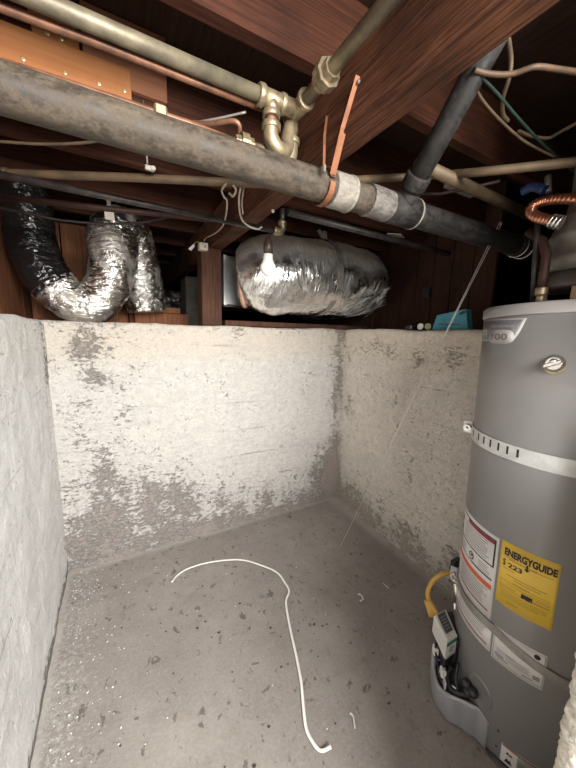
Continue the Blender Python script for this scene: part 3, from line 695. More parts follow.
# things lying on top of the right wall
xb = .07
q = [at(432, 329, x=xb), at(468, 329, x=xb), at(466, 309, x=xb), at(437, 316, x=xb)]
for k in (0, 1): q[k].z = H+.004
q[3].z += .004
t = thing('teal_pack', (xb+.03, (q[0].y+q[1].y)/2, H), 'teal wedge-shaped pack lying on the right wall top', 'pack')
G().prism(q, (.045, 0, 0)).build('body', 'teal', t)
e0, e1 = q[2], q[1]
G().prism([q[2]+V((-.0015, .006, -.006)), q[2]+V((-.0015, -.002, -.02)), q[2]+V((-.0015, .03, -.03)), q[2]+V((-.0015, .035, -.02))], (.001, 0, 0)).build('open_end_shade', 'black_plastic', t)  # black patch standing in for the shade inside the open end
G().prism([q[0]*.82+q[1]*.18+V((-.0016, 0, .028)), q[0]*.2+q[1]*.8+V((-.0016, 0, .026)), q[0]*.2+q[1]*.8+V((-.0016, 0, .031)), q[0]*.82+q[1]*.18+V((-.0016, 0, .034))], (.001, 0, 0)).build('printed_stripe', 'screen', t)
for px, m, lab, nm in ((428, 'green_cap', 'small can with yellow-green end lying beside the teal pack', 'small_can'), (420.5, 'white_plastic', 'small can with pale end lying left of the green-ended can', 'small_can')):
    c0 = at(px, 322.5, x=.055); c0.z = H+.022
    t = thing(nm, (c0.x+.03, c0.y, H), lab, 'can', 'small cans on the right wall')
    G().tube([c0+V((.002, 0, 0)), c0+V((.06, .02, 0))], .019, 18).build('body', 'screen', t)
    G().lathe(c0+V((.004, 0, 0)), (-1, -.2, 0), [(0, .019), (.004, .019), (.005, .016), (.004, .012)], 18).build('lid', m, t)
c0 = at(411, 323, x=.07)
tag(G().box(c0.x-.02, c0.x+.03, c0.y-.02, c0.y+.03, H+.002, H+.034, .006).build('black_case', 'black_plastic'), 'small black case lying left of the two small cans', 'case')

# ------------------------------------------------------------------ strings
sa = at(500, 222, z=DZ-.01); sa = V((sa.x, DY-DR-.002, sa.z)); sa = at(500, 222, y=DY-DR-.003); se = at(340, 547, z=.003)
sm = sa+(se-sa)*.42
t = thing('taut_string', se, 'white string stretched from the drain pipe down to the floor', 'string')
G().tube([sa, sm, se], .0014, 6).build('strand', 'string', t)
G().tube([sa+V((.018, 0, .004)), sa+(se-sa)*.2+V((.008, 0, 0)), sm+V((.001, 0, 0))], .0013, 6).build('strand', 'string', t)

# ------------------------------------------------------------------ water heater
HX, HY, HR = -.282, -1.5395, .24
LX, LY = -.303*.034/1.46, .953*.034/1.46   # the tank leans a little towards the wall corner
def cyl(a, z, r=HR): return V((HX+LX*z+r*cos(rad(a)), HY+LY*z+r*sin(rad(a)), z))
heater = thing('water_heater', (HX, HY, 0), 'tall grey cylindrical gas water heater standing by the right wall', 'water heater')
prof = [(.004, .05), (.004, HR-.012), (.012, HR-.004), (.03, HR), (.396, HR), (.40, HR), (.45, HR), (.70, HR), (1.0, HR), (1.20, HR), (1.432, HR), (1.434, HR-.004)]
G().lathe((HX, HY, 0), (LX, LY, 1), prof, 128).build('tank', 'tank', heater)
G().lathe((HX, HY, 0), (LX, LY, 1), [(1.433, HR-.006), (1.433, HR+.003), (1.436, HR+.004), (1.460, HR+.004), (1.466, HR-.002), (1.468, HR-.02), (1.470, .05)], 128).build('top_cap', 'cap', heater)

def patch(name, a0, a1, zb, zt, mat, parent, lift=.0008, n=None):
    """curved sheet on the tank, zb/zt numbers or functions of 0..1"""
    n = n or max(2, int(abs(a1-a0)/1.5)); r = HR+lift
    B = zb if callable(zb) else (lambda t: zb); T = zt if callable(zt) else (lambda t: zt)
    vs = []
    for i in range(n+1):
        t = i/n; a = a0+(a1-a0)*t; vs += [cyl(a, B(t), r), cyl(a, T(t), r), cyl(a, T(t), HR-.002), cyl(a, B(t), HR-.002)]
    fs = []
    for i in range(n):
        o = i*4
        for k in range(4): fs.append((o+k, o+4+k, o+4+(k+1) % 4, o+(k+1) % 4))
    fs += [(0, 1, 2, 3), (n*4+3, n*4+2, n*4+1, n*4)]
    g = G(); g.add(vs, fs, True)
    for k in range(len(g.sm)):
        if k % 4: g.sm[k] = False
    return g.build(name, mat, parent)
def stripes(name, rows, mat, parent, lift=.0014):
    g = G()
    for a0, a1, z0, z1 in rows:
        n = max(1, int(abs(a1-a0)/3)); r = HR+lift
        for i in range(n):
            b0 = a0+(a1-a0)*i/n; b1 = a0+(a1-a0)*(i+1)/n
            g.add([cyl(b0, z0, r), cyl(b1, z0, r), cyl(b1, z1, r), cyl(b0, z1, r)], [(0, 1, 2, 3)])
    return g.build(name, mat, parent)
def text_mesh(body, bold=0.0):
    cu = bpy.data.curves.new('txt', 'FONT'); cu.body = body; cu.size = 1; cu.offset = bold; cu.resolution_u = 3
    ob = bpy.data.objects.new('txt', cu); COL.objects.link(ob)
    dg = bpy.context.evaluated_depsgraph_get(); me = ob.evaluated_get(dg).to_mesh()
    vs = [v.co.copy() for v in me.vertices]; fs = [tuple(p.vertices) for p in me.polygons]
    ob.evaluated_get(dg).to_mesh_clear(); bpy.data.objects.remove(ob); bpy.data.curves.remove(cu)
    return vs, fs
def text_on(name, body, a0, a1, zb, zt, mat, parent, bold=.0, lift=.0016, slant=0):
    vs, fs = text_mesh(body, bold)
    x0 = min(v.x for v in vs); x1 = max(v.x for v in vs); y0 = min(v.y for v in vs); y1 = max(v.y for v in vs)
    g = G(); g.add([cyl(a0+(a1-a0)*(v.x-x0)/(x1-x0), zb+(zt-zb)*(v.y-y0)/(y1-y0), HR+lift) for v in vs], fs)
    return g.build(name, mat, parent)
def text_at(name, body, org, right, up, wdt, hgt, mat, parent, bold=0):
    vs, fs = text_mesh(body, bold)
    x0 = min(v.x for v in vs); x1 = max(v.x for v in vs); y0 = min(v.y for v in vs); y1 = max(v.y for v in vs)
    g = G(); g.add([V(org)+V(right)*(wdt*(v.x-x0)/(x1-x0))+V(up)*(hgt*(v.y-y0)/(y1-y0)) for v in vs], fs)
    return g.build(name, mat, parent)

# yellow energy guide label
yl = patch('energy_label', 175.0, 208.4, .550, .757, 'yellow', heater); yl['label'] = 'yellow energy label'
text_on('heading', 'ENERGYGUIDE', 177.6, 207.3, .7155, .7395, 'ink', yl, .05)
g = G(); a_ = 191.6  # the heading's arrow
g.add([cyl(a_-.55, .7165, HR+.0016), cyl(a_+.55, .7165, HR+.0016), cyl(a_+.55, .703, HR+.0016), cyl(a_-.55, .703, HR+.0016), cyl(a_-1.7, .703, HR+.0016), cyl(a_+1.7, .703, HR+.0016), cyl(a_, .694, HR+.0016)], [(0, 1, 2, 3), (4, 5, 6)]); g.build('heading_arrow', 'ink', yl)
text_on('figure', '223', 180.6, 189.2, .681, .6965, 'ink', yl, .03)
text_on('figure_mark', '$', 177.2, 179.0, .678, .702, 'ink', yl, .01)
rows = [(180.72, 196.97, .706, .709), (177.35, 184.64, .711, .713), (193.61, 205.93, .7045, .7065), (177.91, 184.64, .672, .674), (180.16, 203.69, .655, .6575), (184.64, 200.33, .647, .6495),
        (180.72, 205.93, .626, .6275), (176.79, 205.93, .6335, .635), (184.64, 194.73, .637, .6395), (176.79, 206.16, .608, .6095), (176.79, 177.13, .608, .635), (176.79, 186.88, .615, .617),
        (195.29, 205.93, .611, .613), (177.91, 204.81, .599, .6005), (177.91, 204.81, .5935, .595), (177.91, 204.81, .588, .5895), (177.91, 200.33, .5825, .584), (182.4, 189.12, .567, .57), (198.09, 205.93, .619, .621)]
stripes('fine_print', rows, 'ink_brown', yl)
stripes('cost_bar', [(190.24, 196.63, .607, .6215)], 'ink', yl)
# white warning label, upper sheet
A0, A1 = 108.0, 173.2
wl = patch('warning_label', A0, A1, .452, .752, 'paper', heater); wl['label'] = 'white warning label with red bands'
fr = [(A0+3, 171.4, .736, .7405), (A0+3, 171.4, .6455, .650), (170.2, 171.4, .6455, .7405)]
stripes('black_frame', fr, 'ink', wl)
stripes('red_band', [(140, 170.4, .7235, .7355)], 'red_ink', wl)
stripes('orange_band', [(A0+3, 171.2, .566, .583)], 'orange_ink', wl)
stripes('red_rule', [(A0+3, 170.5, .488, .4925)], 'red_ink', wl)
stripes('black_rule', [(150, 171, .5985, .604)], 'ink', wl)
stripes('grey_rule', [(A0+3, 150, .5985, .604)], 'ink_grey', wl)
tx = []
random.seed(11)
for z in [.716-.0085*k for k in range(8)]: tx.append((134, 168-random.uniform(0, 6), z, z+.003))
for z in [.632-.008*k for k in range(4)]: tx.append((158, 169-random.uniform(0, 3), z, z+.0026))
for z in [.556-.0078*k for k in range(8)]: tx.append((134, 169-random.uniform(0, 5), z, z+.0026))
for z in [.632-.008*k for k in range(4)]: tx.append((116, 142-random.uniform(0, 6), z, z+.0026))
stripes('fine_print', tx, 'ink_grey', wl)
# round pictogram on the warning label
g = G(); ca, cz_ = 149.5, .622
def ringpts(r): return [cyl(ca+math.degrees(r*cos(t)/HR), cz_+r*sin(t), HR+.0016) for t in [2*PI*k/24 for k in range(24)]]
o_, i_ = ringpts(.0135), ringpts(.0095); g.add(o_+i_, [(k, (k+1) % 24, 24+(k+1) % 24, 24+k) for k in range(24)])
g.add([cyl(ca-1, cz_-.002, HR+.0016), cyl(ca+1.6, cz_-.002, HR+.0016), cyl(ca+1.6, cz_+.006, HR+.0016), cyl(ca-1, cz_+.006, HR+.0016)], [(0, 1, 2, 3)]); g.build('pictogram', 'ink', wl)
g = G()
for za, zb_ in ((.69, .715), (.655, .68)):
    g.add([cyl(121, za, HR+.0016), cyl(127, za, HR+.0016), cyl(126, zb_, HR+.0016), cyl(123, zb_-.006, HR+.0016)], [(0, 1, 2, 3)])
g.build('hazard_picture', 'ink', wl)
# lower white sheet, half under the strap
ll = patch('warning_label', A0, 175.4, .357, .451, 'paper', heater); ll['label'] = 'lower white label with one red line'
stripes('red_rule', [(A0+3, 172.5, .372, .3765)], 'red_ink', ll)
stripes('fine_print', [(136, 171-random.uniform(0, 4), .442-.0085*k, .445-.0085*k) for k in range(7)], 'ink_grey', ll)
dpl = patch('data_plate', 176.6, 208.5, .350, .466, 'paper', heater); dpl['label'] = 'white data plate'
stripes('frame_line', [(177.6, 207.6, .356, .3575), (177.6, 207.6, .4595, .461), (177.4, 177.8, .356, .461), (207.4, 207.8, .356, .461)], 'ink_grey', dpl)
stripes('fine_print', [(180, 192, .394-.007*k, .3965-.007*k) for k in range(2)] + [(179, 185, .372, .380)] + [(186, 203-random.uniform(0, 5), .392-.0055*k, .3942-.0055*k) for k in range(4)], 'ink_grey', dpl)
stripes('dark_print', [(180, 188, .3665, .371), (196.5, 202.5, .363, .3675), (202.2, 206.2, .372, .386)], 'ink_grey', dpl)
g = G(); g.add([cyl(203.3+1.9*cos(t), .449+.008*sin(t), HR+.0016) for t in [2*PI*k/16 for k in range(16)]], [tuple(range(16))]); g.build('round_mark', 'ink', dpl)
# label at the foot
fl = patch('caution_label', 190.6, 238, .018, .088, 'tank', heater); fl['label'] = 'label at the foot with a red line and a pictogram'
stripes('white_panel', [(190.8, 200.2, .022, .081)], 'paper', fl, .0012)
stripes('red_rule', [(190.6, 236, .0815, .0865)], 'red_ink', fl, .0016)
stripes('white_border', [(190.6, 236, .0868, .0880), (190.6, 191.0, .02, .088), (200.3, 200.7, .02, .081)], 'paper', fl, .0016)
g = G()
g.add([cyl(193.2, .030, HR+.002), cyl(198.2, .030, HR+.002), cyl(196.6, .046, HR+.002), cyl(195.6, .040, HR+.002), cyl(194.6, .047, HR+.002)], [(0, 1, 2, 3, 4)])
g.add([cyl(193.6, .060, HR+.002), cyl(198.0, .060, HR+.002), cyl(197, .068, HR+.002), cyl(196, .064, HR+.002), cyl(194.6, .070, HR+.002)], [(0, 1, 2, 3, 4)]); g.build('pictogram', 'ink', fl)
# brand badge
bd_ = patch('badge', 100, 171.5, lambda t: 1.358+.058*max(0, (t-.88)/.12)**1.7 if t > .88 else 1.358, 1.418, 'badge', heater, n=60)
patch('badge_rim', 100, 173.5, lambda t: 1.355+.0655*max(0, (t-.88)/.12)**1.7 if t > .88 else 1.355, 1.4215, 'badge_light', bd_, .0006, 60)
patch('oval', 142, 167, lambda t: 1.369-.021*math.sqrt(max(0, 1-(2*t-1)**4)), lambda t: 1.369+.021*math.sqrt(max(0, 1-(2*t-1)**4)), 'badge_light', bd_, .0012, 24)
text_on('lettering', 'PERFORMANCE', 144, 169.5, 1.396, 1.4035, 'badge_light', bd_, .0, .0016)
text_on('lettering', '100', 146, 162, 1.359, 1.379, 'badge', bd_, .02, .002)
text_on('lettering', 'm', 126, 138, 1.372, 1.391, 'badge_light', bd_, .02, .0016)
# pressure relief plug
rv = cyl(191.6, 1.303); nrm = V((cos(rad(191.6)), sin(rad(191.6)), 0))
g = G(); g.lathe(rv-nrm*.004, nrm, [(0, .019), (.004, .0225), (.007, .0225), (.008, .020), (.022, .019), (.025, .016)], 20)
g.build('relief_plug', 'chrome', heater)
g = G(); g.lathe(rv-nrm*.002+V((0, 0, -.006)), nrm, [(0, .024), (.005, .023)], 20); g.build('plug_gasket', 'brass', heater)
tang = V((-sin(rad(191.6)), cos(rad(191.6)), 0))*-1
g = G(); g.obox(rv+nrm*.03, tang*.018+V((0, 0, -.008)), nrm*.005, (0, 0, .0055), .002); g.lathe(rv+nrm*.02+V((0, 0, .005)), nrm, [(0, .009), (.012, .008), (.014, .004)], 14); g.build('plug_lever', 'chrome', heater)

# burner guard that bulges out at the foot
g = G(); NA = 44
def guard_r(a):
    pts = [(100, .245), (112, .285), (120, .305), (132, .313), (148, .321), (158, .310), (167, .268), (174, .2455), (181, .2455)]
    for (a0, r0), (a1, r1) in zip(pts, pts[1:]):
        if a <= a1: t = (a-a0)/(a1-a0); t = t*t*(3-2*t) if True else t; return r0+(r1-r0)*t
    return pts[-1][1]
def guard_h(a):
    pts = [(100, .105), (118, .112), (128, .110), (138, .085), (150, .088), (162, .118), (172, .128), (181, .112)]
    for (a0, r0), (a1, r1) in zip(pts, pts[1:]):
        if a <= a1: t = (a-a0)/(a1-a0); t = t*t*(3-2*t); return r0+(r1-r0)*t
    return pts[-1][1]
vs = []; fs = []
for i in range(NA+1):
    a = 100+81*i/NA; r = guard_r(a); h = guard_h(a)
    sec = [(r-.012, .004), (r-.003, .004), (r, .012), (r, h-.012), (r-.004, h-.003), (r-.010, h), (r-.016, h-.002), (r-.016, .01)]
    vs += [cyl(a, z, max(q, HR+.0005)) for q, z in sec]
K = 8
for i in range(NA):
    for k in range(K): fs.append((i*K+k, (i+1)*K+k, (i+1)*K+(k+1) % K, i*K+(k+1) % K))
fs += [tuple(range(K)), tuple(NA*K+k for k in reversed(range(K)))]
G().add(vs, fs, True).build('burner_guard', 'guard', heater)
G().lathe((HX, HY, .0), (0, 0, 1), [(0, HR-.02), (.0, HR+.002), (.004, HR+.002), (.004, HR-.02)], 96).build('base_ring', 'black_plastic', heater)
for a, z in ((187.5, .115), (187.5, .055)):
    G().lathe(cyl(a, z, HR-.002), cyl(a, 0)-V((HX, HY, 0)), [(0, .0035), (.004, .003)], 8).build('screw', 'ink', heater)
# embossed round sight plate with black knob
ka, kz = 171.0, .185
def disc_on(name, a, z, r, mat, lift):
    n = 32; c = cyl(a, z, HR+lift)
    def P(rad_, l): return [cyl(a+math.degrees(rad_*cos(t)/HR), z+rad_*1.15*sin(t), HR+l) for t in [2*PI*k/n for k in range(n)]]
    v = P(r, 0)+P(r*.96, lift)+P(r*.82, lift)+P(r*.76, lift*.35)+[cyl(a, z, HR+lift*.35)]
    f = [(j*n+k, j*n+(k+1) % n, (j+1)*n+(k+1) % n, (j+1)*n+k) for j in range(3) for k in range(n)] + [(3*n+k, 3*n+(k+1) % n, 4*n) for k in range(n)]
    return G().add(v, f, True).build(name, mat, heater)
disc_on('sight_plate', ka, kz-.002, .045, 'tank', .003)
kn = cyl(166, .168, HR+.002); kd = (kn-V((HX+LX*kn.z, HY+LY*kn.z, kn.z))).normalized(); kt = V((-kd.y, kd.x, 0))
knob = G().lathe(kn, kd, [(0, .012), (.006, .013), (.010, .009)], 16).build('sight_knob', 'black_plastic', heater)
for ang in (20, 150, 265):
    dirv = kt*cos(rad(ang)) + V((0, 0, 1))*sin(rad(ang)); G().ball(kn+kd*.014+dirv*.015, .0165).build('knob_lobe', 'black_plastic', knob)
# gas control valve (white housing) on the left side
c_nl, c_nr, c_fr, c_fl = at(447, 642, z=.28), at(457.5, 635, z=.28), at(446, 608.5, z=.28), at(434, 615, z=.28)
dn_ = V((0, 0, -.078))
ta = 140.0; vd = V((cos(rad(ta)), sin(rad(ta)), 0)); vt = V((-vd.y, vd.x, 0)); vu = V((0, 0, 1))
bmv = [c_nl, c_nr, c_fr, c_fl]
cen = (c_nl+c_nr+c_fr+c_fl)/4
def ins(k): return [cen+(p-cen)*k for p in bmv]
valve = G(); vtop = ins(.93); zs_ = [0, -.005, -.073, -.078]; ks_ = [.90, 1.0, 1.0, .95]
vv = [p+V((0, 0, z)) for z, k in zip(zs_, ks_) for p in ins(k)]
valve.add(vv, [(0, 1, 2, 3), (15, 14, 13, 12)]+[(r*4+k, r*4+(k+1) % 4, (r+1)*4+(k+1) % 4, (r+1)*4+k) for r in range(3) for k in range(4)])
vb = valve.build('gas_valve', 'white_plastic', heater); vb['label'] = 'off-white gas control valve'
def topq(u0, u1, v0, v1, h):
    def q(u, v): return (c_nl*(1-u)+c_nr*u)*(1-v)+(c_fl*(1-u)+c_fr*u)*v + V((0, 0, h))
    return [q(u0, v0), q(u1, v0), q(u1, v1), q(u0, v1)]
G().prism(topq(.20, .80, .22, .92, .0005), (0, 0, .0025)).build('display', 'screen', vb)
g = G()
for k in range(5): g.prism(topq(.30, .70, .32+.11*k, .345+.11*k, .003), (0, 0, .0004))
g.build('display_marks', 'ink_grey', vb)
def nearq(u0, u1, v0, v1, off):
    nn_ = (c_nr-c_nl).cross(V((0, 0, 1))).normalized()
    if nn_.dot(CP-c_nl) < 0: nn_ = -nn_
    def q(u, v): return c_nl*(1-u)+c_nr*u+dn_*v+nn_*off
    return [q(u0, v0), q(u1, v0), q(u1, v1), q(u0, v1)], nn_*.0005
p_, d_ = nearq(.03, .97, .10, .30, .0004); G().prism(p_, d_).build('green_band', 'green_label', vb)
p_, d_ = nearq(.05, .95, .32, .97, .0004); G().prism(p_, d_).build('front_label', 'paper', vb)
g = G()
for a_, b_, c_, e_ in ((.3, .75, .42, .48), (.25, .8, .52, .56), (.35, .7, .62, .72), (.2, .85, .86, .91)):
    p_, d_ = nearq(a_, b_, c_, e_, .0011); g.prism(p_, d_)
g.build('front_print', 'ink_grey', vb)
# dark works behind and below the housing, and wires
g = G()
g.obox((c_nr+c_fr)/2+V((.012, -.004, -.07)), (c_nr-c_fr)*.46, V((.014, -.006, 0)), vu*.062, .004)
for k in range(5): g.obox(c_nr*(.95-.16*k)+c_fr*(.05+.16*k)+V((.004, -.008, -.075)), (c_nr-c_fr)*.045, V((.008, -.004, 0)), vu*.055, .002)
g.obox(cen+V((.0, .0, -.13)), (c_nr-c_fr)*.42, (c_nr-c_nl)*.4, vu*.048, .006)
g.build('valve_body', 'black_plastic', heater)
g = G()
g.tube(spline([cyl(146, .15, .262), cyl(150, .13, .285), cyl(157, .115, .285), cyl(163, .13, .262), cyl(166, .15, .245)], 6), .008, 10)
g.tube(spline([cyl(140, .14, .27), cyl(143, .11, .30), cyl(152, .09, .29), cyl(160, .10, .262)], 6), .006, 10)
g.tube(spline([cyl(150, .19, .25), cyl(156, .15, .27), cyl(161, .11, .27)], 6), .005, 8)
g.build('burner_tubing', 'black_plastic', heater)
g = G(); g.tube(spline([cyl(146, .12, .29), cyl(152, .115, .288), cyl(158, .125, .27)], 6), .0045, 8); g.build('pilot_tube', 'chrome', heater)
for px_, py_, z_ in ((435.5, 650, .17), (443, 672, .135)):
    c = at(px_, py_, z=z_); G().obox(c, vt*.013, vu*.016, vd*.009, .003).build('wire_plug', 'white_plastic', heater)
wires = G()
for k in range(5):
    o_ = V((.006*k-.01, .003*k, 0))
    wires.tube(spline([at(437, 642, z=.20)+o_, at(437, 654, z=.165)+o_*.6, at(441, 666, z=.13)+o_*1.2, at(449, 676, z=.11)+o_], 6), .0035, 8)
wires.build('wires', 'black_plastic', heater)
G().tube(spline([at(435, 652, z=.16), at(439, 660, z=.15), at(443, 658, z=.155), at(444, 669, z=.13)], 6), .004, 8).build('purple_wire', simple('purple_wire', (.10, .05, .20), None, 20, .4), heater)
pc = at(444.5, 683, z=.12); lab_ = G().obox(pc, vt*.013, vu*.016, vd*.0015, .0006).build('paper_tag', 'paper', heater)
G().obox(pc+vd*.0024, vt*.006, vu*.009, vd*.0003).build('tag_print', 'ink_grey', lab_)
# draft hood and nipples on the heater top
G().lathe((HX, HY, 0), (LX, LY, 1), [(1.513, .09), (1.515, .117), (1.522, .119), (1.545, .113), (1.562, .100), (1.566, .085)], 48).build('draft_hood', 'vent_dark', heater)
for a in (192, 310, 70):
    c = V((HX+LX*1.5+.108*cos(rad(a)), HY+LY*1.5+.108*sin(rad(a)), 0)); G().box(c.x-.006, c.x+.006, c.y-.006, c.y+.006, 1.469, 1.516, .001).build('hood_leg', 'chrome', heater)
npc = at(543, 290, z=1.50); nc = V((-.41, -1.455, 0))
g = G().tube([(nc.x, nc.y, 1.469), (nc.x, nc.y, 1.50)], .011, 14); collar(g, (nc.x, nc.y, 1.505), (0, 0, 1), .012, .022, 1.4, 8); g.build('nipple', 'brass', heater)

# vent pipe above the hood
tag(G().lathe((HX, HY, 0), (LX, LY, 1), [(1.567, .084), (1.568, .090), (1.60, .089), (1.606, .093), (1.612, .089), (1.66, .087), (1.668, .093), (1.676, .087), (1.69, .083), (1.72, .066), (1.726, .070), (1.732, .058), (1.79, .05), (2.04, .05)], 40).build('vent_pipe', 'vent'), 'dull metal vent pipe rising from the water heater hood', 'pipe')
# flexible copper connector
f0 = at(551, 224, z=1.72); 
cc = spline([at(557, 222, x=-.40), at(543, 219, x=-.40), at(532, 214, x=-.39), at(533, 206, x=-.38), at(545, 201, x=-.37), at(560, 199, x=-.37), at(580, 200, x=-.37), at(596, 206, x=-.36)], 14)
t = thing('copper_connector', cc[0], 'corrugated copper water connector curling above the heater', 'pipe')
G().tube(cc, .0135, 18, fn=lambda i, th, p: 1+.16*sin(i*1.9+th)).build('corrugated_tube', 'copper_bright', t)
dn = (cc[0]-cc[3]).normalized()
g = G(); 
for k in range(3): g.lathe(cc[0]+dn*(.004+.011*k)-dn*.02, dn, [(0, .012), (0, .0195), (.008, .0195), (.008, .012)], 16)
g.build('nut', 'chrome', t)
tag(G().tube([(nc.x, nc.y, 1.517), (nc.x, nc.y+.001, 1.56), (nc.x+.006, nc.y+.004, 1.61), (nc.x+.03, nc.y+.03, 1.66), (nc.x+.05, nc.y+.08, 1.70)], .0125, 14).build('riser_pipe', 'rust'), 'rusty red-brown riser pipe between the thin dark pipe and the vent pipe', 'pipe')
rp = at(535, 260, x=-.40)
tag(G().tube([at(533, 302, x=-.385), at(535, 262, x=-.385), at(538, 222, x=-.385)], .008, 10).build('dark_rod', 'black_iron'), 'thin dark pipe standing at the heater top left edge', 'pipe')
tag(G().tube(spline([at(522, 192, x=-.30), at(533, 187, x=-.30), at(545, 190, x=-.30)], 6), .014, 12).build('blue_wrap', 'blue'), 'scrap of blue wrapping above the copper connector', 'wrap')
tag(G().tube([at(548, 176, x=-.28), at(548, 192, x=-.28)], .010, 12).build('pipe_stub', 'dull_strap'), 'short grey pipe stub above the copper connector', 'pipe')
G_ = None
# seismic straps
def band_mesh(z0, z1, a0, a1, lift=.002, th=.002, dz=lambda a: 0):
    g = G(); n = int((a1-a0)/3); vs = []; fs = []
    for i in range(n+1):
        a = a0+(a1-a0)*i/n
        q0, q1 = z0+dz(a), z1+dz(a); vs += [cyl(a, q0, HR+lift), cyl(a, q1, HR+lift), cyl(a, q1, HR+lift+th), cyl(a, q0, HR+lift+th)]
    for i in range(n):
        for k in range(4): fs.append((i*4+k, (i+1)*4+k, (i+1)*4+(k+1) % 4, i*4+(k+1) % 4))
    fs += [(0, 1, 2, 3), (n*4+3, n*4+2, n*4+1, n*4)]
    return g.add(vs, fs)
t = thing('seismic_strap', cyl(180, 1.03), 'bright slotted metal strap around the upper part of the water heater', 'strap', 'heater straps')
band_mesh(1.010, 1.056, 112, 330).build('band', 'zinc', t)
for a in (132, 143.5, 151, 158, 165, 171.7, 178.4):
    vs = [cyl(a+da, z_, HR+l_) for l_ in (.0036, .0046) for da, z_ in ((-.7, 1.025), (.7, 1.025), (.7, 1.049), (-.7, 1.049))]
    G().add(vs, [(0, 1, 2, 3), (4, 5, 6, 7), (0, 1, 5, 4), (1, 2, 6, 5), (2, 3, 7, 6), (3, 0, 4, 7)]).build('slot', 'ink', t)
ba_ = cyl(112, 1.036, HR+.012)
wd_ = V((.0, .62, 0))
g = G(); e1_ = at(466, 428, x=ba_.x-.01)
g.obox(cyl(113, 1.034, HR+.018), (V((cos(rad(113)), sin(rad(113)), 0))).normalized()*.016, V((-sin(rad(113)), cos(rad(113)), 0))*.0025, (0, 0, .022), .001); g.build('bracket', 'zinc', t)
bo = cyl(117, 1.036, HR+.018); bdv = V((-sin(rad(113)), cos(rad(113)), 0))
g = G(); g.tube([bo-bdv*.03, bo+bdv*.03], .005, 10); g.lathe(bo+bdv*.004, bdv, [(0, .0125), (.009, .0125)], 6, False); g.lathe(bo-bdv*.006, -bdv, [(0, .0125), (.009, .0125)], 6, False); g.build('bolt', 'chrome', t)
G().tube([bo, V((bo.x+.10, bo.y+.012, bo.z)), V((-.006, bo.y+.012, bo.z))], .006, 8).build('wall_rod', 'zinc', t)
t = thing('seismic_strap', cyl(180, .42), 'dull metal strap around the lower part of the water heater', 'strap', 'heater straps')
band_mesh(.426, .455, 112, 330, .0035, .002, lambda a: .010*sin(min(1, (a-112)/70)*PI/2) + (-.0011*max(0, a-178))).build('band', 'zinc_dull', t)
bo = cyl(116, .425, HR+.018)
g = G(); g.obox(cyl(112, .425, HR+.016), (V((cos(rad(112)), sin(rad(112)), 0))).normalized()*.016, V((-sin(rad(112)), cos(rad(112)), 0))*.0025, (0, 0, .022), .001); g.build('bracket', 'zinc', t)
g = G(); g.tube([bo-bdv*.03, bo+bdv*.03], .005, 10); g.lathe(bo+bdv*.004, bdv, [(0, .0125), (.009, .0125)], 6, False); g.lathe(bo-bdv*.02, -bdv, [(0, .0125), (.009, .0125)], 6, False)
g.build('bolt', 'chrome', t)
G().tube([bo, V((bo.x+.10, bo.y+.012, bo.z)), V((-.012, bo.y+.012, bo.z))], .006, 8).build('wall_rod', 'zinc', t)
# yellow gas hose
hp = [at(455, 573, x=-.34), at(449, 573, x=-.36), at(441, 575, x=-.39), at(433, 581, x=-.42), at(428, 591, x=-.44), at(429, 600, x=-.45), at(434, 608, x=-.46), at(438, 616, x=-.46)]
t = thing('gas_hose', hp[4], 'yellow coated flexible gas hose curving into the white valve', 'hose')
G().tube(spline(hp, 10), .0092, 14, fn=lambda i, th, p: 1+.05*sin(i*2.2)).build('hose', 'hose', t)
e = at(431, 606, x=-.455)
G().tube([at(428, 600, x=-.455), at(433, 616, x=-.455)], .0145, 12, fn=lambda i, th, p: 1+.2*cos(th*3)).build('hose_nut', 'hose', t)
vq = [at(455, 566, x=-.30), at(456, 584, x=-.33), at(457, 602, x=-.36)]
t = thing('shutoff_valve', vq[1], 'shiny metal shutoff fittings behind the yellow hose end', 'valve')
g = G(); g.tube([vq[0], vq[1], vq[2]], .012, 12); g.tube([at(450, 580, x=-.335), at(462, 584, x=-.335)], .008, 10); g.build('body', 'chrome', t)
G().box(vq[0].x-.02, vq[0].x+.03, vq[0].y-.012, vq[0].y+.012, vq[0].z-.02, vq[0].z+.03, .004).build('handle', 'black_plastic', t)
g = G(); g.lathe(vq[2]-V((0, 0, .01)), (vq[2]-vq[1]), [(0, .012), (0, .017), (.02, .017), (.02, .012)], 6, False); g.build('nut', 'chrome', t)

# ------------------------------------------------------------------ on the floor
pp = [(172, 584), (178, 575), (190, 568), (212, 562), (240, 560), (262, 566), (277, 573), (285, 583), (289, 592), (286, 603), (290, 628), (296, 655), (301, 682), (303, 703), (306, 728), (313, 743), (321, 751), (331, 750)]
fp = [at(x, y, z=.006) for x, y in pp]
for i, p in enumerate(fp): p.z = .0075 + (.012 if i in (0, 17) else .006*abs(noise.noise(V((i*.7, 2, 1)))))
tag(G().tube(spline(fp, 8), .0058, 10, flat=(1, .5), up=(0, 0, 1)).build('white_cable', 'strip'), 'long white flat cable curling across the concrete floor', 'cable')
for lab, pts, r, in (('small white curl of litter lying right of the long white cable', [(358, 594), (361, 595), (363, 599), (360, 601)], .004), ('thin white thread lying near the lower end of the cable', [(350, 713), (353, 716), (354, 722), (355, 728)], .003), ('tiny white twig-like scrap near the right wall', [(383, 583), (386, 586), (389, 588)], .002)):
    tag(G().tube(spline([at(x, y, z=.008) for x, y in pts], 5), r, 8).build('litter_scrap', 'flake'), lab, 'litter', 'white scraps on the floor')
random.seed(5)
g = G()
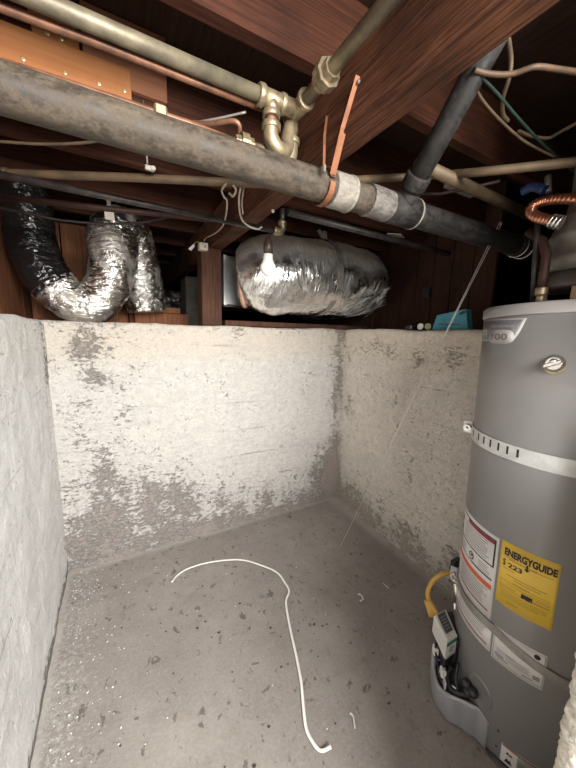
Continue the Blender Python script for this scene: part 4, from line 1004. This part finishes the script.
for k in range(260):
    y = random.uniform(-1.75, -.02); x = -W+.03+abs(random.gauss(0, .11))
    if x > -.3: continue
    s = random.choice((.0015, .002, .0025, .004)); a = random.uniform(0, PI); c = V((x, y, .006))
    pts = [c+V((cos(a+q)*s*random.uniform(.5, 1.2), sin(a+q)*s*random.uniform(.5, 1.2), 0)) for q in (0, 1.5, 3.1, 4.6)]
    g.prism(pts, (0, 0, random.uniform(.0015, .004)))
for k in range(40):
    c = V((random.uniform(-1.7, -.6), random.uniform(-1.6, -.1), .005)); s = random.uniform(.0015, .003); a = random.uniform(0, PI)
    g.prism([c+V((cos(a+q)*s, sin(a+q)*s*.7, 0)) for q in (0, 1.5, 3.1, 4.6)], (0, 0, .003))
tag(g.build('paint_flakes', 'flake'), 'white paint flakes scattered along the left wall foot', 'debris', kind='stuff')
g = G()
for k in range(120):
    x = random.uniform(-1.8, -.1); y = random.uniform(-1.75, -.03)
    if (V((x, y))-V((HX, HY))).length < .36: continue
    s = random.choice((.002, .003, .004, .006)); a = random.uniform(0, PI)
    g.prism([V((x, y, .004))+V((cos(a+q)*s*random.uniform(.5, 1.3), sin(a+q)*s*random.uniform(.4, .8), 0)) for q in (0, 1.3, 2.6, 3.9, 5.2)], (0, 0, s*.4))
tag(g.build('floor_crumbs', 'crumb'), 'dark crumbs and dirt scattered over the concrete floor', 'debris', kind='stuff')

# ------------------------------------------------------------------ light
def area(name, loc, target, sx, sy, power, col):
    l = bpy.data.lights.new(name, 'AREA'); l.shape = 'RECTANGLE'; l.size = sx; l.size_y = sy; l.energy = power; l.color = col
    o = bpy.data.objects.new(name, l); COL.objects.link(o); o.location = loc
    o.rotation_euler = (V(target)-V(loc)).to_track_quat('-Z', 'Y').to_euler(); return o
area('doorway_daylight', (-1.12, -3.3, 1.9), (-1.12, -.6, .75), 1.3, 1.0, 215, (1.0, .975, .94))
w = bpy.data.worlds.new('world'); bpy.context.scene.world = w; w.use_nodes = True
bg = w.node_tree.nodes['Background']; bg.inputs[0].default_value = (.88, .94, 1.0, 1); bg.inputs[1].default_value = .9

sc = bpy.context.scene
sc.view_settings.view_transform = 'Standard'; sc.view_settings.look = 'None'; sc.view_settings.gamma = 1
sc.view_settings.use_curve_mapping = False; sc.view_settings.exposure = 0.0
sc.cycles.max_bounces = 8
